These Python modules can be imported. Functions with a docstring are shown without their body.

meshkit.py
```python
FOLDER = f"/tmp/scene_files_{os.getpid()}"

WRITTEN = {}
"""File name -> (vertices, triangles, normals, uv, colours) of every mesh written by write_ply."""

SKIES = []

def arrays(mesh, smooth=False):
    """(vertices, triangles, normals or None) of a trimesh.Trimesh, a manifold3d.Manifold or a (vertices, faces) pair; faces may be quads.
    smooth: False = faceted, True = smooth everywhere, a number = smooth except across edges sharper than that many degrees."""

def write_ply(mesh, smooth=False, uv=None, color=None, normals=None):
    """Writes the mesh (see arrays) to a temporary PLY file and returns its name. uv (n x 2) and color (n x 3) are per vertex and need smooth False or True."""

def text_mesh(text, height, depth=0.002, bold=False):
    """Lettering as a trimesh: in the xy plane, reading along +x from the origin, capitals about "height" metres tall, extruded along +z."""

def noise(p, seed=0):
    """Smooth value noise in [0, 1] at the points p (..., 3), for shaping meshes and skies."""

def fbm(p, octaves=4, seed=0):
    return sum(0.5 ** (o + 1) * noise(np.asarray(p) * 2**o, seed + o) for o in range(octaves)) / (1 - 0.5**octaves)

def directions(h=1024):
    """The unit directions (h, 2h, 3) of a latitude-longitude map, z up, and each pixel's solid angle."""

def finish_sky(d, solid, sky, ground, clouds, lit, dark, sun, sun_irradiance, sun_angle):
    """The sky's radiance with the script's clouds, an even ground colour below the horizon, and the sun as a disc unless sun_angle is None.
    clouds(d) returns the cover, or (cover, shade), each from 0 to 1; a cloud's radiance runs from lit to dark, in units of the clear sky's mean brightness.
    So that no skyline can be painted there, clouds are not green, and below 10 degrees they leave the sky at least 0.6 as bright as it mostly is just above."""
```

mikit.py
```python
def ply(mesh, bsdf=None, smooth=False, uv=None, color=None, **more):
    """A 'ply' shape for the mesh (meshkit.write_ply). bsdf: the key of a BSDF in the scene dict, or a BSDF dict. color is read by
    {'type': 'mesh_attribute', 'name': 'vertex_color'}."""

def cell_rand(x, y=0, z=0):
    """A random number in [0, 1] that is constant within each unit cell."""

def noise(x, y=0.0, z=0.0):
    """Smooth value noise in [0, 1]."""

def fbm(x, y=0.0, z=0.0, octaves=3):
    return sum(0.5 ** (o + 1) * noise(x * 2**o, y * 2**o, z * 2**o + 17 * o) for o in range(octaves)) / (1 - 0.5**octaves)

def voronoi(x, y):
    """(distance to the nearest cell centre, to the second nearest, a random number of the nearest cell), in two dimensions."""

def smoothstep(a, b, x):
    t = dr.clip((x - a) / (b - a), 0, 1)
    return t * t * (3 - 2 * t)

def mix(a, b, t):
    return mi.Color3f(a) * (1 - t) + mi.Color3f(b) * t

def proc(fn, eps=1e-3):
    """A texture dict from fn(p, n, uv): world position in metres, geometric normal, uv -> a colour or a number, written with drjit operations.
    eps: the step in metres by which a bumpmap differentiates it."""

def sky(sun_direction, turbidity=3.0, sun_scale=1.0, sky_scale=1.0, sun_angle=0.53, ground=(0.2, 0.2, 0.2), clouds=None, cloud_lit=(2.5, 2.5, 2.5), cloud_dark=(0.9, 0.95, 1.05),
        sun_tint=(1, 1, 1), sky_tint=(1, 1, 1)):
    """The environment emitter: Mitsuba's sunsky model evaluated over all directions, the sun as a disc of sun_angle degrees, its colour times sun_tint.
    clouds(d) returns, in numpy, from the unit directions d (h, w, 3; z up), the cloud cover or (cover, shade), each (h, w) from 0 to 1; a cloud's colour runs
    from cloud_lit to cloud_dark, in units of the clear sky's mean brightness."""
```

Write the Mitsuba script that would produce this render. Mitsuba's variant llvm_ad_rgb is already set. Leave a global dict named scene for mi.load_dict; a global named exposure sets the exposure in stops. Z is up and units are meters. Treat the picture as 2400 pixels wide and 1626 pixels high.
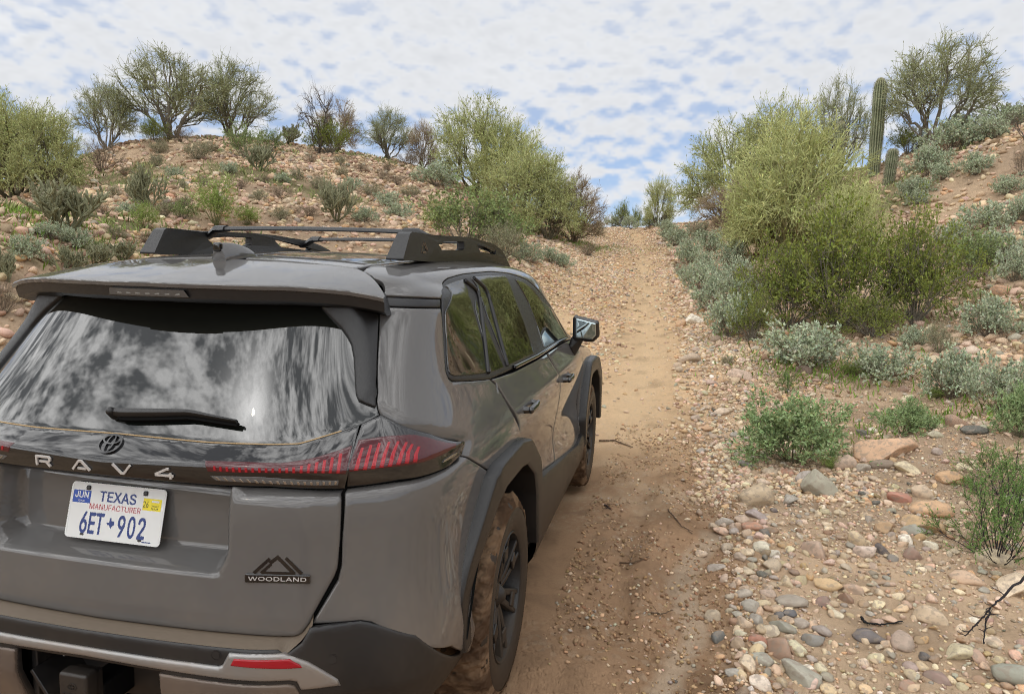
import math, random
import numpy as np
import trimesh, shapely
import drjit as dr
import mitsuba as mi
import mikit, meshkit
from shapely.geometry import Polygon, LineString, Point
from scipy.interpolate import RBFInterpolator
from scipy.spatial import Delaunay, cKDTree

T = mi.ScalarTransform4f
scene, labels = {}, {}


def sstep(a, b, x):
    t = np.clip((np.asarray(x, float) - a) / (b - a), 0, 1)
    return t * t * (3 - 2 * t)


# ------------------------------------------------------------------ camera, sky, exposure
CAM = np.array([1.4674, -1.6344, 1.6213])
CAM_R = np.array([[0.97550702, -0.21433741, -0.04945229], [0.2185873, 0.9697199, 0.10891695], [0.02460989, -0.11705889, 0.99282001]])
m = np.eye(4)
m[:3, 0], m[:3, 1], m[:3, 2], m[:3, 3] = -CAM_R[:, 0], CAM_R[:, 2], CAM_R[:, 1], CAM
scene['camera'] = {'type': 'perspective', 'fov': 70.56, 'fov_axis': 'x', 'to_world': T(m), 'near_clip': 0.05, 'far_clip': 2000.0}
exposure = 1.55
SUN = (-0.349, -0.557, 0.753)


def cloud_cover(d):
    """A sheet of small soft puffs, thinner with blue streaks low in front; brighter and more broken round the veiled sun."""
    z = np.maximum(d[..., 2], 0.0)
    w = np.stack([meshkit.fbm(d * 9 + k, 3) - 0.5 for k in (5.0, 25.0, 45.0)], -1)
    q = d + w * 0.03
    puff = meshkit.fbm(q * [38, 38, 66] + 1.3, 4) - 0.5
    small = meshkit.fbm(q * [90, 90, 130] + 7.7, 3) - 0.5
    mid = meshkit.fbm(q * [10, 10, 17] + 2.1, 3) - 0.5
    big = meshkit.fbm(q * [3.4, 3.4, 9] + 3.7, 3) - 0.5
    sun = np.asarray(SUN) / np.linalg.norm(SUN)
    s = d @ sun
    back = sstep(-0.02, 0.75, s)
    thick = 0.15 + 0.22 * sstep(0.13, 0.36, z) - (0.10 + 0.5 * big) * sstep(0.03, 0.09, z) * sstep(0.24, 0.15, z) + 0.4 * sstep(0.2, 0.8, s) + 0.45 * big
    c = 2.1 * puff + 0.8 * small + 0.6 * mid + thick
    least = 0.24 + 0.42 * sstep(0.12, 0.35, z)
    cover = least + (1 - least) * sstep(-0.34, 0.42, c)
    front = 0.875 + 0.05 * puff + 0.04 * small + 0.03 * mid + 0.012 * sstep(0.1, 0.4, z)
    p2 = 0.75 * (meshkit.fbm(q * [24, 24, 28] + 4.3, 5) - 0.5) + 0.45 * mid
    rear = np.clip(0.56 + 3.0 * p2 + 0.9 * small + 0.7 * big, 0.06, 0.96)
    shade = 1 - 0.49 * (1 - front * (1 - back) - rear * back)
    glow = np.exp((s - 1) / 0.0055) * np.clip(0.8 + 3.0 * p2, 0, 1)
    return cover, np.clip(shade * (1 - 0.95 * glow), 0, 1)


scene['sky'] = mikit.sky(SUN, turbidity=3, sun_scale=0.004, sky_scale=1.0, sun_angle=0.7, ground=(0.25, 0.19, 0.14), clouds=cloud_cover,
                         cloud_lit=(22.0, 21.8, 21.4), cloud_dark=(1.45, 1.52, 1.64), sun_tint=(1, 0.97, 0.92), sky_tint=(0.90, 1.08, 1.30))

# ------------------------------------------------------------------ materials


def rgb(c):
    return {'type': 'rgb', 'value': list(c)}


VCOL = {'type': 'mesh_attribute', 'name': 'vertex_color'}


def gravel_light(p, n, uv):
    d1, d2, r = mikit.voronoi(p.x * 34, p.y * 34)
    f = mikit.fbm(p.x * 3.1, p.y * 3.1, p.z * 3, 3)
    return dr.clip((r - 0.6) * 0.9, 0, 0.30) * mikit.smoothstep(0.02, 0.2, d2 - d1) * mikit.smoothstep(0.3, 0.6, f)


def gravel_dark(p, n, uv):
    d1, d2, r = mikit.voronoi(p.x * 55 + 3, p.y * 55)
    f = mikit.fbm(p.x * 5.3 + 9, p.y * 5.3, p.z * 5, 4)
    return 0.55 * dr.clip(0.55 * mikit.smoothstep(0.5, 0.75, f) + 0.5 * dr.clip(r - 0.62, 0, 1) + 0.3 * (1 - mikit.smoothstep(0.0, 0.12, d2 - d1)), 0, 0.7)


def ground_bump(p, n, uv):
    d1, d2, r = mikit.voronoi(p.x * 30, p.y * 30)
    e1, e2, r2 = mikit.voronoi(p.x * 75 + 5, p.y * 75)
    return 0.009 * mikit.smoothstep(0.0, 0.35, d2 - d1) * r + 0.004 * mikit.smoothstep(0, .3, e2 - e1) + 0.012 * mikit.fbm(p.x * 22, p.y * 22, 0, 3)


def speckle(p, n, uv):
    a = mikit.fbm(p.x * 46, p.y * 46, p.z * 46, 3)
    b = mikit.noise(p.x * 190, p.y * 190, p.z * 190)
    return dr.clip(0.75 * mikit.smoothstep(0.48, 0.72, a) + 0.25 * mikit.smoothstep(.55, .9, b), 0, 0.55)


scene['mat_ground'] = {'type': 'bumpmap', 'arbitrary': mikit.proc(ground_bump, 2e-3), 'scale': 1.0,
                       'bsdf': {'type': 'blendbsdf', 'weight': mikit.proc(gravel_dark),
                                'a': {'type': 'blendbsdf', 'weight': mikit.proc(gravel_light), 'a': {'type': 'diffuse', 'reflectance': VCOL}, 'b': {'type': 'diffuse', 'reflectance': rgb((.46, .37, .28))}},
                                'b': {'type': 'diffuse', 'reflectance': rgb((.13, .085, .055))}}}
scene['mat_stone'] = {'type': 'twosided', 'bsdf': {'type': 'blendbsdf', 'weight': mikit.proc(speckle), 'a': {'type': 'diffuse', 'reflectance': VCOL}, 'b': {'type': 'diffuse', 'reflectance': rgb((.30, .245, .195))}}}
scene['mat_vertex'] = {'type': 'twosided', 'bsdf': {'type': 'diffuse', 'reflectance': VCOL}}
scene['mat_leaf'] = {'type': 'twosided', 'bsdf': {'type': 'diffuse', 'reflectance': VCOL}}
# ------------------------------------------------------------------ ground
TERRAIN = np.array([(1.05, 6.65, 0.26), (0.77, 8.34, 0.45), (0.53, 11.33, 0.71), (0.11, 17.32, 1.4), (-0.86, 31.28, 2.74), (-1.43, 38.26, 3.6), (1.72, 7.66, 0.47), (2.07, 6.54, 0.34), (1.91, 11.06, 0.93), (1.55, 16.37, 1.44), (0.78, 29.36, 2.49), (3.47, 5.07, 0.26), (3.82, 7.36, 0.47), (3.01, 7.23, 0.47), (4.18, 4.71, 0.43), (4.7, 6.01, 0.59), (4.21, 10.56, 1.04), (5.5, 8.06, 1.03), (6.55, 11.41, 1.9), (7.43, 14.29, 2.94), (8.81, 18.04, 4.6), (8.51, 21.31, 5.22), (9.71, 19.3, 5.25), (7.35, 21.63, 4.26), (6.03, 15.78, 2.68), (4.62, 17.1, 2.34), (3.34, 19.28, 2.39), (2.32, 22.35, 2.48), (1.7, 31.36, 3.35), (5.82, 25.01, 4.5), (4.07, 28.25, 3.87), (-4.08, 3.41, 1.42), (-5.51, 6.21, 1.86), (-7.77, 7.51, 2.16), (-8.87, 10.58, 2.77), (-5.96, 9.03, 2.15), (-8.8, 13.15, 3.3), (-6.27, 12.37, 2.69), (-8.67, 16.75, 3.94), (-6.73, 16.61, 3.36), (-4.98, 15.17, 2.51), (-15.75, 19.16, 5.16), (-14.7, 21.22, 5.6), (-12.3, 21.59, 5.49), (-11.31, 22.15, 5.38), (-9.87, 23.97, 5.27), (-8.93, 25.44, 5.25), (-7.18, 27.09, 4.71), (-5.37, 28.6, 4), (-2.22, 13.93, 2.02), (-1.07, 11.12, 1.42), (-1.6, 17.12, 1.9), (-2.57, 27.08, 2.65), (-2.65, 37.15, 3.55), (-16.24, 14.57, 2.9), (-15.89, 16.36, 3.91), (-9.36, 8.74, 2.09), (0, -3, 0), (1.5, -1, 0), (1.5, 1, 0), (1.5, 3, 0), (1.3, 5, 0), (0, 5, 0), (-1.2, -1, 0), (-1.2, 3, 0), (0, 1.5, 0), (2.2, 1.2, -0.02), (3, 1.2, 0.02), (3.5, 3, 0.05), (3.4, 5.2, 0.08), (5, 2, 0.12), (4, -2, 0.08), (-2, -3, 0.05), (0, -8, -0.2), (6, -6, 0.3), (-2.2, 2, 0.2), (-2.6, 5, 0.3), (-2, -8, 0), (-10, -10, 2), (12, -10, 2), (0, -30, 0), (30, -25, 4), (-30, -20, 5), (-2, 7.5, 0.35), (-3, 0, 0.6), (-24.36, 29.56, 5.21), (-43.3, 52.44, 4.66), (-19.19, 33.2, 5.54), (-34.33, 58.75, 4.99), (-14.13, 38.97, 5.3), (-25.56, 68.75, 4.75), (-11.5, 41.46, 4.76), (-21.01, 73.06, 4.21), (12.04, 32.78, 5.27), (19.79, 58.02, 4.72), (13.83, 29.77, 5.3), (22.9, 52.8, 4.75), (10.29, 33.27, 4.31), (16.77, 58.86, 3.76), (5.38, 43.2, 3.92), (8.24, 76.07, 3.37), (-25.09, 22.67, 2.95), (-44.56, 40.5, 2.4), (-8.79, 43.72, 4.05), (-16.3, 76.98, 3.5), (-2.15, 48.23, 3.35), (-3.6, 68.18, 2.6), (-6.5, 108.08, 2)])
_rbf = RBFInterpolator(TERRAIN[:, :2], TERRAIN[:, 2], kernel='thin_plate_spline', smoothing=0.02)
ROAD_Y = [-8, 4, 8, 12, 17, 24, 31, 38, 50]
ROAD_X = [0.25, 0.3, 0.45, 0.25, -0.02, -0.45, -0.95, -1.65, -3.2]


def fb(x, y, s, o=3, k=0):
    return meshkit.fbm(np.stack([x / s + k, y / s + 3.1 * k, 0 * x + k], -1), o) - 0.5


def road_dist(x, y):
    return np.abs(x - np.interp(y, ROAD_Y, ROAD_X))


def road_mask(x, y):
    hw = np.interp(y, [0, 6, 12, 30, 40], [1.62, 1.55, 1.5, 1.45, 1.15])
    return 1 - sstep(hw - 0.25, hw + 0.3, road_dist(x, y) + 0.35 * fb(x, y, 0.9, 3, 4))


def rill_dist(x, y):
    xc = np.interp(y, [-3, 1.0, 1.87, 2.78, 3.4, 5], [1.42, 1.513, 1.60, 1.70, 1.74, 1.8]) + 0.05 * np.sin(y * 5) + 0.12 * fb(x * 0, y, 0.35, 2, 7)
    return np.abs(x - xc)


def height(x, y):
    x, y = np.asarray(x, float), np.asarray(y, float)
    sh = x.shape
    pts = np.stack([x.ravel(), y.ravel()], 1)
    z = np.concatenate([_rbf(pts[i:i + 20000]) for i in range(0, len(pts), 20000)]).reshape(sh)
    far = np.maximum(np.abs(x) - 40, np.abs(y - 15) - 60)
    z = np.where(far > 0, z * np.exp(-np.maximum(far, 0) / 60) + 3 * (1 - np.exp(-np.maximum(far, 0) / 60)), z)
    r = road_mask(x, y)
    hill = sstep(0.15, 1.2, z) * (1 - r)
    z = z + hill * (0.35 * fb(x, y, 2.6, 3, 1) + 0.10 * fb(x, y, 0.5, 3, 2)) + (1 - r) * 0.05 * fb(x, y, 0.7, 3, 3) + r * 0.03 * fb(x, y, 0.45, 3, 5)
    up = sstep(4.5, 8, y) * r
    off = x - np.interp(y, ROAD_Y, ROAD_X)
    z = z - up * 0.06 * (np.exp(-((off - 0.75) / 0.28) ** 2) + np.exp(-((off + 0.75) / 0.28) ** 2))
    near = (1 - sstep(3.6, 5.5, y))
    rd = rill_dist(x, y)
    z = z - near * 0.030 * np.exp(-(rd / 0.11) ** 2) + near * 0.02 * np.exp(-((rd - 0.24) / 0.08) ** 2)
    # the car's tyres stand in shallow ruts
    for cx in (-0.82, 0.82):
        z = z - near * 0.02 * np.exp(-((x - cx) / 0.15) ** 4) * sstep(-9, -8, y)
    z = z + near * (1 - sstep(1.7, 2.0, x)) * sstep(0.95, 1.1, x) * (0.05 * fb(x, y, 0.16, 3, 8) + 0.035 * fb(x, y, 0.05, 2, 9))
    z = z - near * (0.022 * np.exp(-((x - 1.30 - .03 * np.sin(y * 2)) / 0.07) ** 2) - 0.014 * np.exp(-((x - 1.43 - .03 * np.sin(y * 2)) / 0.05) ** 2))
    return z


def ground_colour(x, y, z):
    n1, n2, n3 = fb(x, y, 1.8, 4, 11), fb(x, y, 0.4, 3, 12), fb(x, y, 5, 3, 13)
    L = lambda a, b, t: a + (np.asarray(b) - a) * t[..., None]
    c = np.broadcast_to(np.array([.49, .355, .235]), x.shape + (3,)) * (1 + 0.5 * n2 + 0.3 * n1)[..., None]
    c = L(c, (.30, .22, .155), sstep(0.0, 0.25, n1) * 0.6)
    grass = sstep(0.10, 0.22, fb(x, y, 2.2, 4, 21) + 0.25 * fb(x, y, 0.5, 3, 22)) * sstep(0.5, 1.5, z)
    c = L(c, (.10, .115, .045), grass * 0.7)
    r = road_mask(x, y)
    off = x - np.interp(y, ROAD_Y, ROAD_X)
    track = np.exp(-((off - 0.72) / 0.33) ** 2) + np.exp(-((off + 0.75) / 0.33) ** 2)
    rc = np.array([.57, .395, .235]) * (1 + 0.35 * n2 + 0.2 * n1)[..., None]
    rc = L(rc, (.63, .46, .28), np.clip(track, 0, 1) * 0.6)
    near = (1 - sstep(3.4, 6.0, y + 0.8 * n1))
    mud = L(np.broadcast_to(np.array([.34, .215, .13]), c.shape), (.42, .30, .195), sstep(0.04, 0.3, n2 + 0.6 * n1))
    mud = L(mud, (.255, .158, .092), sstep(0.0, 0.25, fb(x, y, 0.8, 3, 31)))
    rc = L(rc, mud, near)
    c = L(c, rc, r)
    rd = rill_dist(x, y)
    c = L(c, (.42, .315, .22), near * (1 - sstep(0.045, 0.07, rd + 0.06 * n2)) * 0.9 * (y < 2.9) * sstep(-2, 0, y))
    return np.clip(c, 0.01, 0.9)


def spaced(breaks):
    out = [breaks[0][0]]
    for (a, s), (b, t) in zip(breaks[:-1], breaks[1:]):
        x = a
        while x < b - 1e-9:
            x += s + (t - s) * (x - a) / (b - a)
            out.append(min(x, b))
    return np.unique(np.round(out, 4))


def build_ground():
    xs = spaced([(-260, 30), (-60, 3), (-30, 0.5), (-12, 0.22), (-2, 0.12), (0.8, 0.035), (3.6, 0.045), (8, 0.2), (20, 0.5), (50, 3), (260, 30)])
    ys = spaced([(-120, 30), (-20, 2), (-4, 0.3), (-0.5, 0.035), (4, 0.05), (9, 0.12), (28, 0.3), (50, 1), (90, 4), (400, 40)])
    X, Y = np.meshgrid(xs, ys, indexing='ij')
    Z = height(X, Y)
    c = ground_colour(X, Y, Z)
    nx, ny = X.shape
    i = np.arange(nx - 1)[:, None] * ny + np.arange(ny - 1)[None]
    f = np.concatenate([np.stack([i, i + ny, i + ny + 1], -1).reshape(-1, 3), np.stack([i, i + ny + 1, i + 1], -1).reshape(-1, 3)])
    v = np.stack([X, Y, Z], -1).reshape(-1, 3)
    scene['ground'] = mikit.ply((v, f), 'mat_ground', smooth=True, color=c.reshape(-1, 3))
    labels['ground'] = {'label': 'stony tan desert ground rising into two hills with a dirt track between them', 'kind': 'structure'}


build_ground()
NAMED_STONES = [
    (2.09, 3.45, 0.241, 0.172, 0.237, -0.1, 'tan', 'big pitted tan boulder on the near side of the stone row, above the mud'),
    (2.54, 3.7, 0.255, 0.182, 0.254, -0.13, 'grey', 'broad grey boulder with a cleft behind the tan pitted boulder'),
    (2.49, 3.92, 0.155, 0.111, 0.127, -0.14, 'grey', 'flat grey stone leaning on the left of the cleft grey boulder'),
    (3.15, 4.41, 0.491, 0.351, 0.222, 0.14, 'orange', 'large flat orange slab right of the bright green front shrub'),
    (2.81, 4.19, 0.18, 0.128, 0.178, -0.36, 'pink', 'pinkish rounded rock in front of the left end of the orange slab'),
    (3.2, 4.03, 0.194, 0.138, 0.094, -0.46, 'cream', 'long cream slab below the right end of the orange slab'),
    (3.06, 4.15, 0.18, 0.128, 0.081, -0.06, 'maroon', 'dark purplish slab lying below the orange slab'),
    (2.92, 4.12, 0.114, 0.081, 0.089, -0.25, 'grey', 'grey stone between the pinkish rock and the purplish slab'),
    (2.39, 4.12, 0.144, 0.103, 0.079, -0.51, 'red', 'red-brown oblong stone below the left of the front shrub'),
    (2.11, 4.35, 0.132, 0.094, 0.086, -0.27, 'blue-grey', 'dark blue-grey stone on the road edge left of the front shrub'),
    (2.32, 3.5, 0.101, 0.163, 0.072, -0.39, 'grey', 'smooth grey oblong stone lying lengthwise right of the pitted boulder'),
    (3.42, 3.82, 0.205, 0.147, 0.121, -0.34, 'orange', 'orange rounded rock left of the thorny bush at the right edge'),
    (3.18, 3.63, 0.144, 0.103, 0.116, -0.31, 'tan', 'yellow-tan rounded boulder left of the orange rock'),
    (3.02, 3.56, 0.164, 0.117, 0.086, 0.08, 'red', 'brick-red stone left of the yellow-tan rounded boulder'),
    (3.16, 3.38, 0.262, 0.187, 0.118, -0.19, 'orange', 'broad orange-tan boulder beside the thorny bush'),
    (3.04, 3.15, 0.265, 0.189, 0.12, -0.6, 'orange', 'long orange slab below the broad orange-tan boulder'),
    (2.97, 3.09, 0.152, 0.108, 0.069, -0.43, 'blue-grey', 'blue-grey slab overlapping the long orange slab'),
    (1.86, 3.06, 0.126, 0.09, 0.066, 0.14, 'grey', 'rounded grey stone alone at the edge of the mud'),
    (2.01, 2.89, 0.134, 0.096, 0.078, -0.21, 'red', 'speckled orange-red stone at the head of the stone row'),
    (2.06, 3.12, 0.147, 0.105, 0.072, -0.2, 'grey', 'grey wedge stone below the pitted tan boulder'),
    (2.03, 2.59, 0.097, 0.069, 0.091, -0.2, 'white', 'whitish stone with a dark chip on top in the stone row'),
    (2.09, 2.54, 0.078, 0.056, 0.07, -0.08, 'white', 'round white stone right of the chip-topped one'),
    (2.32, 2.64, 0.166, 0.119, 0.124, -0.48, 'pink', 'pinkish brown boulder standing alone on the gravel flat'),
    (2.61, 2.85, 0.123, 0.088, 0.112, -0.14, 'tan', 'round tan boulder in the middle of the gravel flat'),
    (2.61, 2.69, 0.126, 0.09, 0.097, 0.01, 'cream', 'cream angular rock below the round tan boulder'),
    (2.86, 2.71, 0.103, 0.073, 0.098, -0.24, 'maroon', 'round maroon cobble on the right of the gravel flat'),
    (2.89, 2.93, 0.094, 0.067, 0.078, -0.69, 'white', 'white angular stone above the maroon cobble'),
    (3.01, 2.89, 0.087, 0.062, 0.061, -0.08, 'white', 'pale oval stone right of the white angular stone'),
    (2.32, 2.22, 0.147, 0.105, 0.071, -0.46, 'orange', 'orange-brown rock in the open gravel below the pinkish boulder'),
    (2.44, 2.2, 0.102, 0.073, 0.063, -0.33, 'tan', 'yellowish stone right of the orange-brown rock'),
    (2.26, 2.02, 0.081, 0.058, 0.073, 0.1, 'maroon', 'dark maroon stone below the orange-brown rock'),
    (2.38, 2.09, 0.077, 0.055, 0.069, -0.32, 'brown', 'brown stone between the maroon and the yellowish one'),
    (2.11, 1.99, 0.16, 0.114, 0.072, 0.01, 'grey', 'long grey stone lying across the stone row'),
    (2.72, 1.96, 0.153, 0.109, 0.104, -0.25, 'tan', 'large tan pitted oval stone on the right gravel'),
    (2.53, 1.7, 0.097, 0.157, 0.069, -0.32, 'pink', 'pink elongated stone lying lengthwise on the near gravel'),
    (2.74, 1.65, 0.108, 0.174, 0.077, -0.6, 'cream', 'cream pitted egg-shaped stone at the right of the near gravel'),
    (1.98, 1.5, 0.147, 0.105, 0.114, -0.38, 'brown', 'dark brown rounded boulder in the near part of the stone row'),
    (2.07, 1.55, 0.077, 0.125, 0.055, -0.01, 'cream', 'cream upright stone right of the dark brown boulder'),
    (2.15, 1.63, 0.099, 0.07, 0.069, 0.08, 'blue-grey', 'dark grey stone right of the cream upright stone'),
    (2.4, 1.72, 0.148, 0.105, 0.067, -0.27, 'dark', 'dark speckled rock under a black twig on the near gravel'),
    (1.88, 1.2, 0.096, 0.069, 0.061, -0.37, 'white', 'pale rounded boulder lowest at the foot of the stone row'),
    (2.05, 1.34, 0.173, 0.124, 0.078, -0.44, 'grey', 'wide flat grey stone at the foot of the stone row'),
    (2.08, 1.31, 0.064, 0.103, 0.045, -0.14, 'cream', 'slim cream stone lying on the wide flat grey one'),
    (1.9, 1.53, 0.081, 0.058, 0.058, -0.09, 'red', 'reddish stone left of the dark brown boulder'),
    (1.96, 1.65, 0.103, 0.074, 0.052, 0.14, 'tan', 'greenish tan stone above the reddish one'),
    (2.03, 1.72, 0.13, 0.093, 0.059, -0.26, 'blue-grey', 'greenish dark grey slab in the stone row above the cream upright stone'),
    (2.87, 1.46, 0.169, 0.121, 0.124, -0.53, 'grey', 'large dark grey boulder in the lower right corner'),
    (3.26, 2.41, 0.173, 0.281, 0.124, -0.55, 'cream', 'large pale boulder behind twigs at the right edge'),
    (3.3, 2.77, 0.2, 0.143, 0.113, -0.46, 'pink', 'pinkish boulder under the thorny bush'),
    (1.77, 2.29, 0.107, 0.077, 0.049, 0.04, 'grey', 'flat grey stone alone on the sandy rill'),
    (2.58, 1.42, 0.106, 0.076, 0.048, -0.25, 'maroon', 'reddish-brown stone near the lower right corner'),
    (2.71, 2.74, 0.083, 0.059, 0.084, -0.39, 'dark', 'dark bluish stone right of the cream angular rock'),
    (2.58, 1.58, 0.05, 0.036, 0.051, -0.5, 'dark', 'small black angular stone left of the egg-shaped stone'),
    (3.06, 2.47, 0.186, 0.133, 0.084, -0.35, 'tan', 'long tan slab under the thorny bush twigs'),
    (1.69, 7.48, 0.297, 0.212, 0.177, -0.22, 'tan', 'large smooth tan boulder beside the track on the right'),
    (1.8, 9.98, 0.274, 0.196, 0.217, 0.14, 'white', 'whitish boulder at the foot of the shrubs by the track'),
    (1.6, 9.82, 0.158, 0.113, 0.16, -0.18, 'orange', 'orange stone leaning on the whitish boulder'),
    (2.02, 9.78, 0.135, 0.096, 0.136, 0.02, 'orange', 'orange stone under the roadside brittlebush'),
    (2.24, 6.79, 0.301, 0.215, 0.145, -0.21, 'pink', 'wide pinkish boulder half buried in the stony bank'),
    (2.05, 6.66, 0.148, 0.106, 0.094, -0.27, 'orange', 'orange cobble left of the half buried boulder'),
    (2.74, 6.31, 0.208, 0.148, 0.123, -0.37, 'orange', 'orange boulder behind the bright green front shrub'),
    (2.49, 6.45, 0.13, 0.093, 0.116, -0.24, 'orange', 'smaller orange boulder left of the one behind the front shrub'),
    (2.07, 8.62, 0.162, 0.116, 0.125, -0.26, 'brown', 'brown stone on the bank below the roadside brittlebush'),
    (1.65, 8.59, 0.101, 0.163, 0.072, 0.12, 'tan', 'upright tan stone on the bank above the smooth tan boulder'),
    (3.04, 6.38, 0.13, 0.093, 0.116, -0.3, 'pink', 'pinkish stone right of the orange boulder'),
    (3.8, 4.88, 0.196, 0.14, 0.143, -0.57, 'brown', 'brown split rock near the right edge shrubs'),
    (3.83, 4.62, 0.203, 0.145, 0.092, -0.25, 'dark', 'dark flat slab in front of the split rock'),
    (3.57, 4.63, 0.134, 0.096, 0.07, -0.44, 'grey', 'grey stone left of the dark flat slab'),
    (3.38, 5.72, 0.085, 0.061, 0.071, 0.12, 'white', 'pale stone in front of the small leafy shrub'),
    (3.28, 5.69, 0.108, 0.077, 0.077, -0.1, 'dark', 'dark bluish stone left of the pale stone'),
    (5.78, 9.4, 0.26, 0.185, 0.188, -0.39, 'orange', 'orange boulder on the right slope'),
    (2.96, 7.13, 0.197, 0.14, 0.125, -0.16, 'maroon', 'purple-grey boulder under the brittlebush'),
    (3.74, 6.82, 0.159, 0.113, 0.09, -0.46, 'orange', 'tan-orange boulder under the second brittlebush'),
    (3.88, 6.59, 0.138, 0.099, 0.101, -0.5, 'brown', 'brown boulder on the sandy flat before the shrubs'),
    (-8.21, 14.69, 0.299, 0.214, 0.205, 0.58, 'orange', 'orange boulder alone on the left hillside'),
    (-9.79, 18.31, 0.204, 0.146, 0.196, 0.29, 'tan', 'tan boulder high on the left hillside'),
    (-9.46, 12.85, 0.25, 0.179, 0.127, 0.53, 'orange', 'flat orange stone at the middle of the left hillside'),
    (-10.02, 14.29, 0.213, 0.152, 0.141, 0.71, 'tan', 'pale tan boulder left of the flat orange stone'),
    (-7.35, 10.4, 0.132, 0.094, 0.092, 0.5, 'brown', 'brown boulder low on the left hillside'),
]
# ------------------------------------------------------------------ stones
PALETTE = {'grey': (.345, .325, .30), 'tan': (.47, .39, .305), 'pink': (.46, .37, .315), 'orange': (.47, .335, .225), 'cream': (.56, .49, .40), 'dark': (.14, .14, .14),
           'white': (.63, .59, .54), 'brown': (.29, .215, .17), 'blue-grey': (.27, .262, .25), 'red': (.37, .22, .17), 'maroon': (.27, .19, .18), 'mud': (.22, .148, .098), 'dry mud': (.36, .265, .185)}


def stone_shape(seed, level=2, angular=.4):
    """A cobble of about unit size: a rounded lump, flattened by a few broken faces."""
    rng = np.random.default_rng(seed)
    s = trimesh.creation.icosphere(level)
    v = np.array(s.vertices)
    e = rng.uniform(.75, 1.3)
    v = np.sign(v) * np.abs(v) ** e
    v /= np.linalg.norm(v, axis=1, keepdims=True) ** .7
    for _ in range(rng.integers(5, 11)):
        n = rng.normal(size=3)
        n /= np.linalg.norm(n)
        h = rng.uniform(.44, .84)
        d = v @ n
        v -= n * np.maximum(d - h, 0)[:, None] * (1 - .25 * (1 - angular))
    v += v * ((meshkit.fbm(v * 1.6 + seed * 3.7, 3) - .5) * .30)[:, None]
    if level > 2:
        v += v * ((meshkit.fbm(v * 6 + seed, 3) - .5) * .06)[:, None]
    v -= (v.max(0) + v.min(0)) / 2
    return v / (v.max(0) - v.min(0)), np.array(s.faces)


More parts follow.
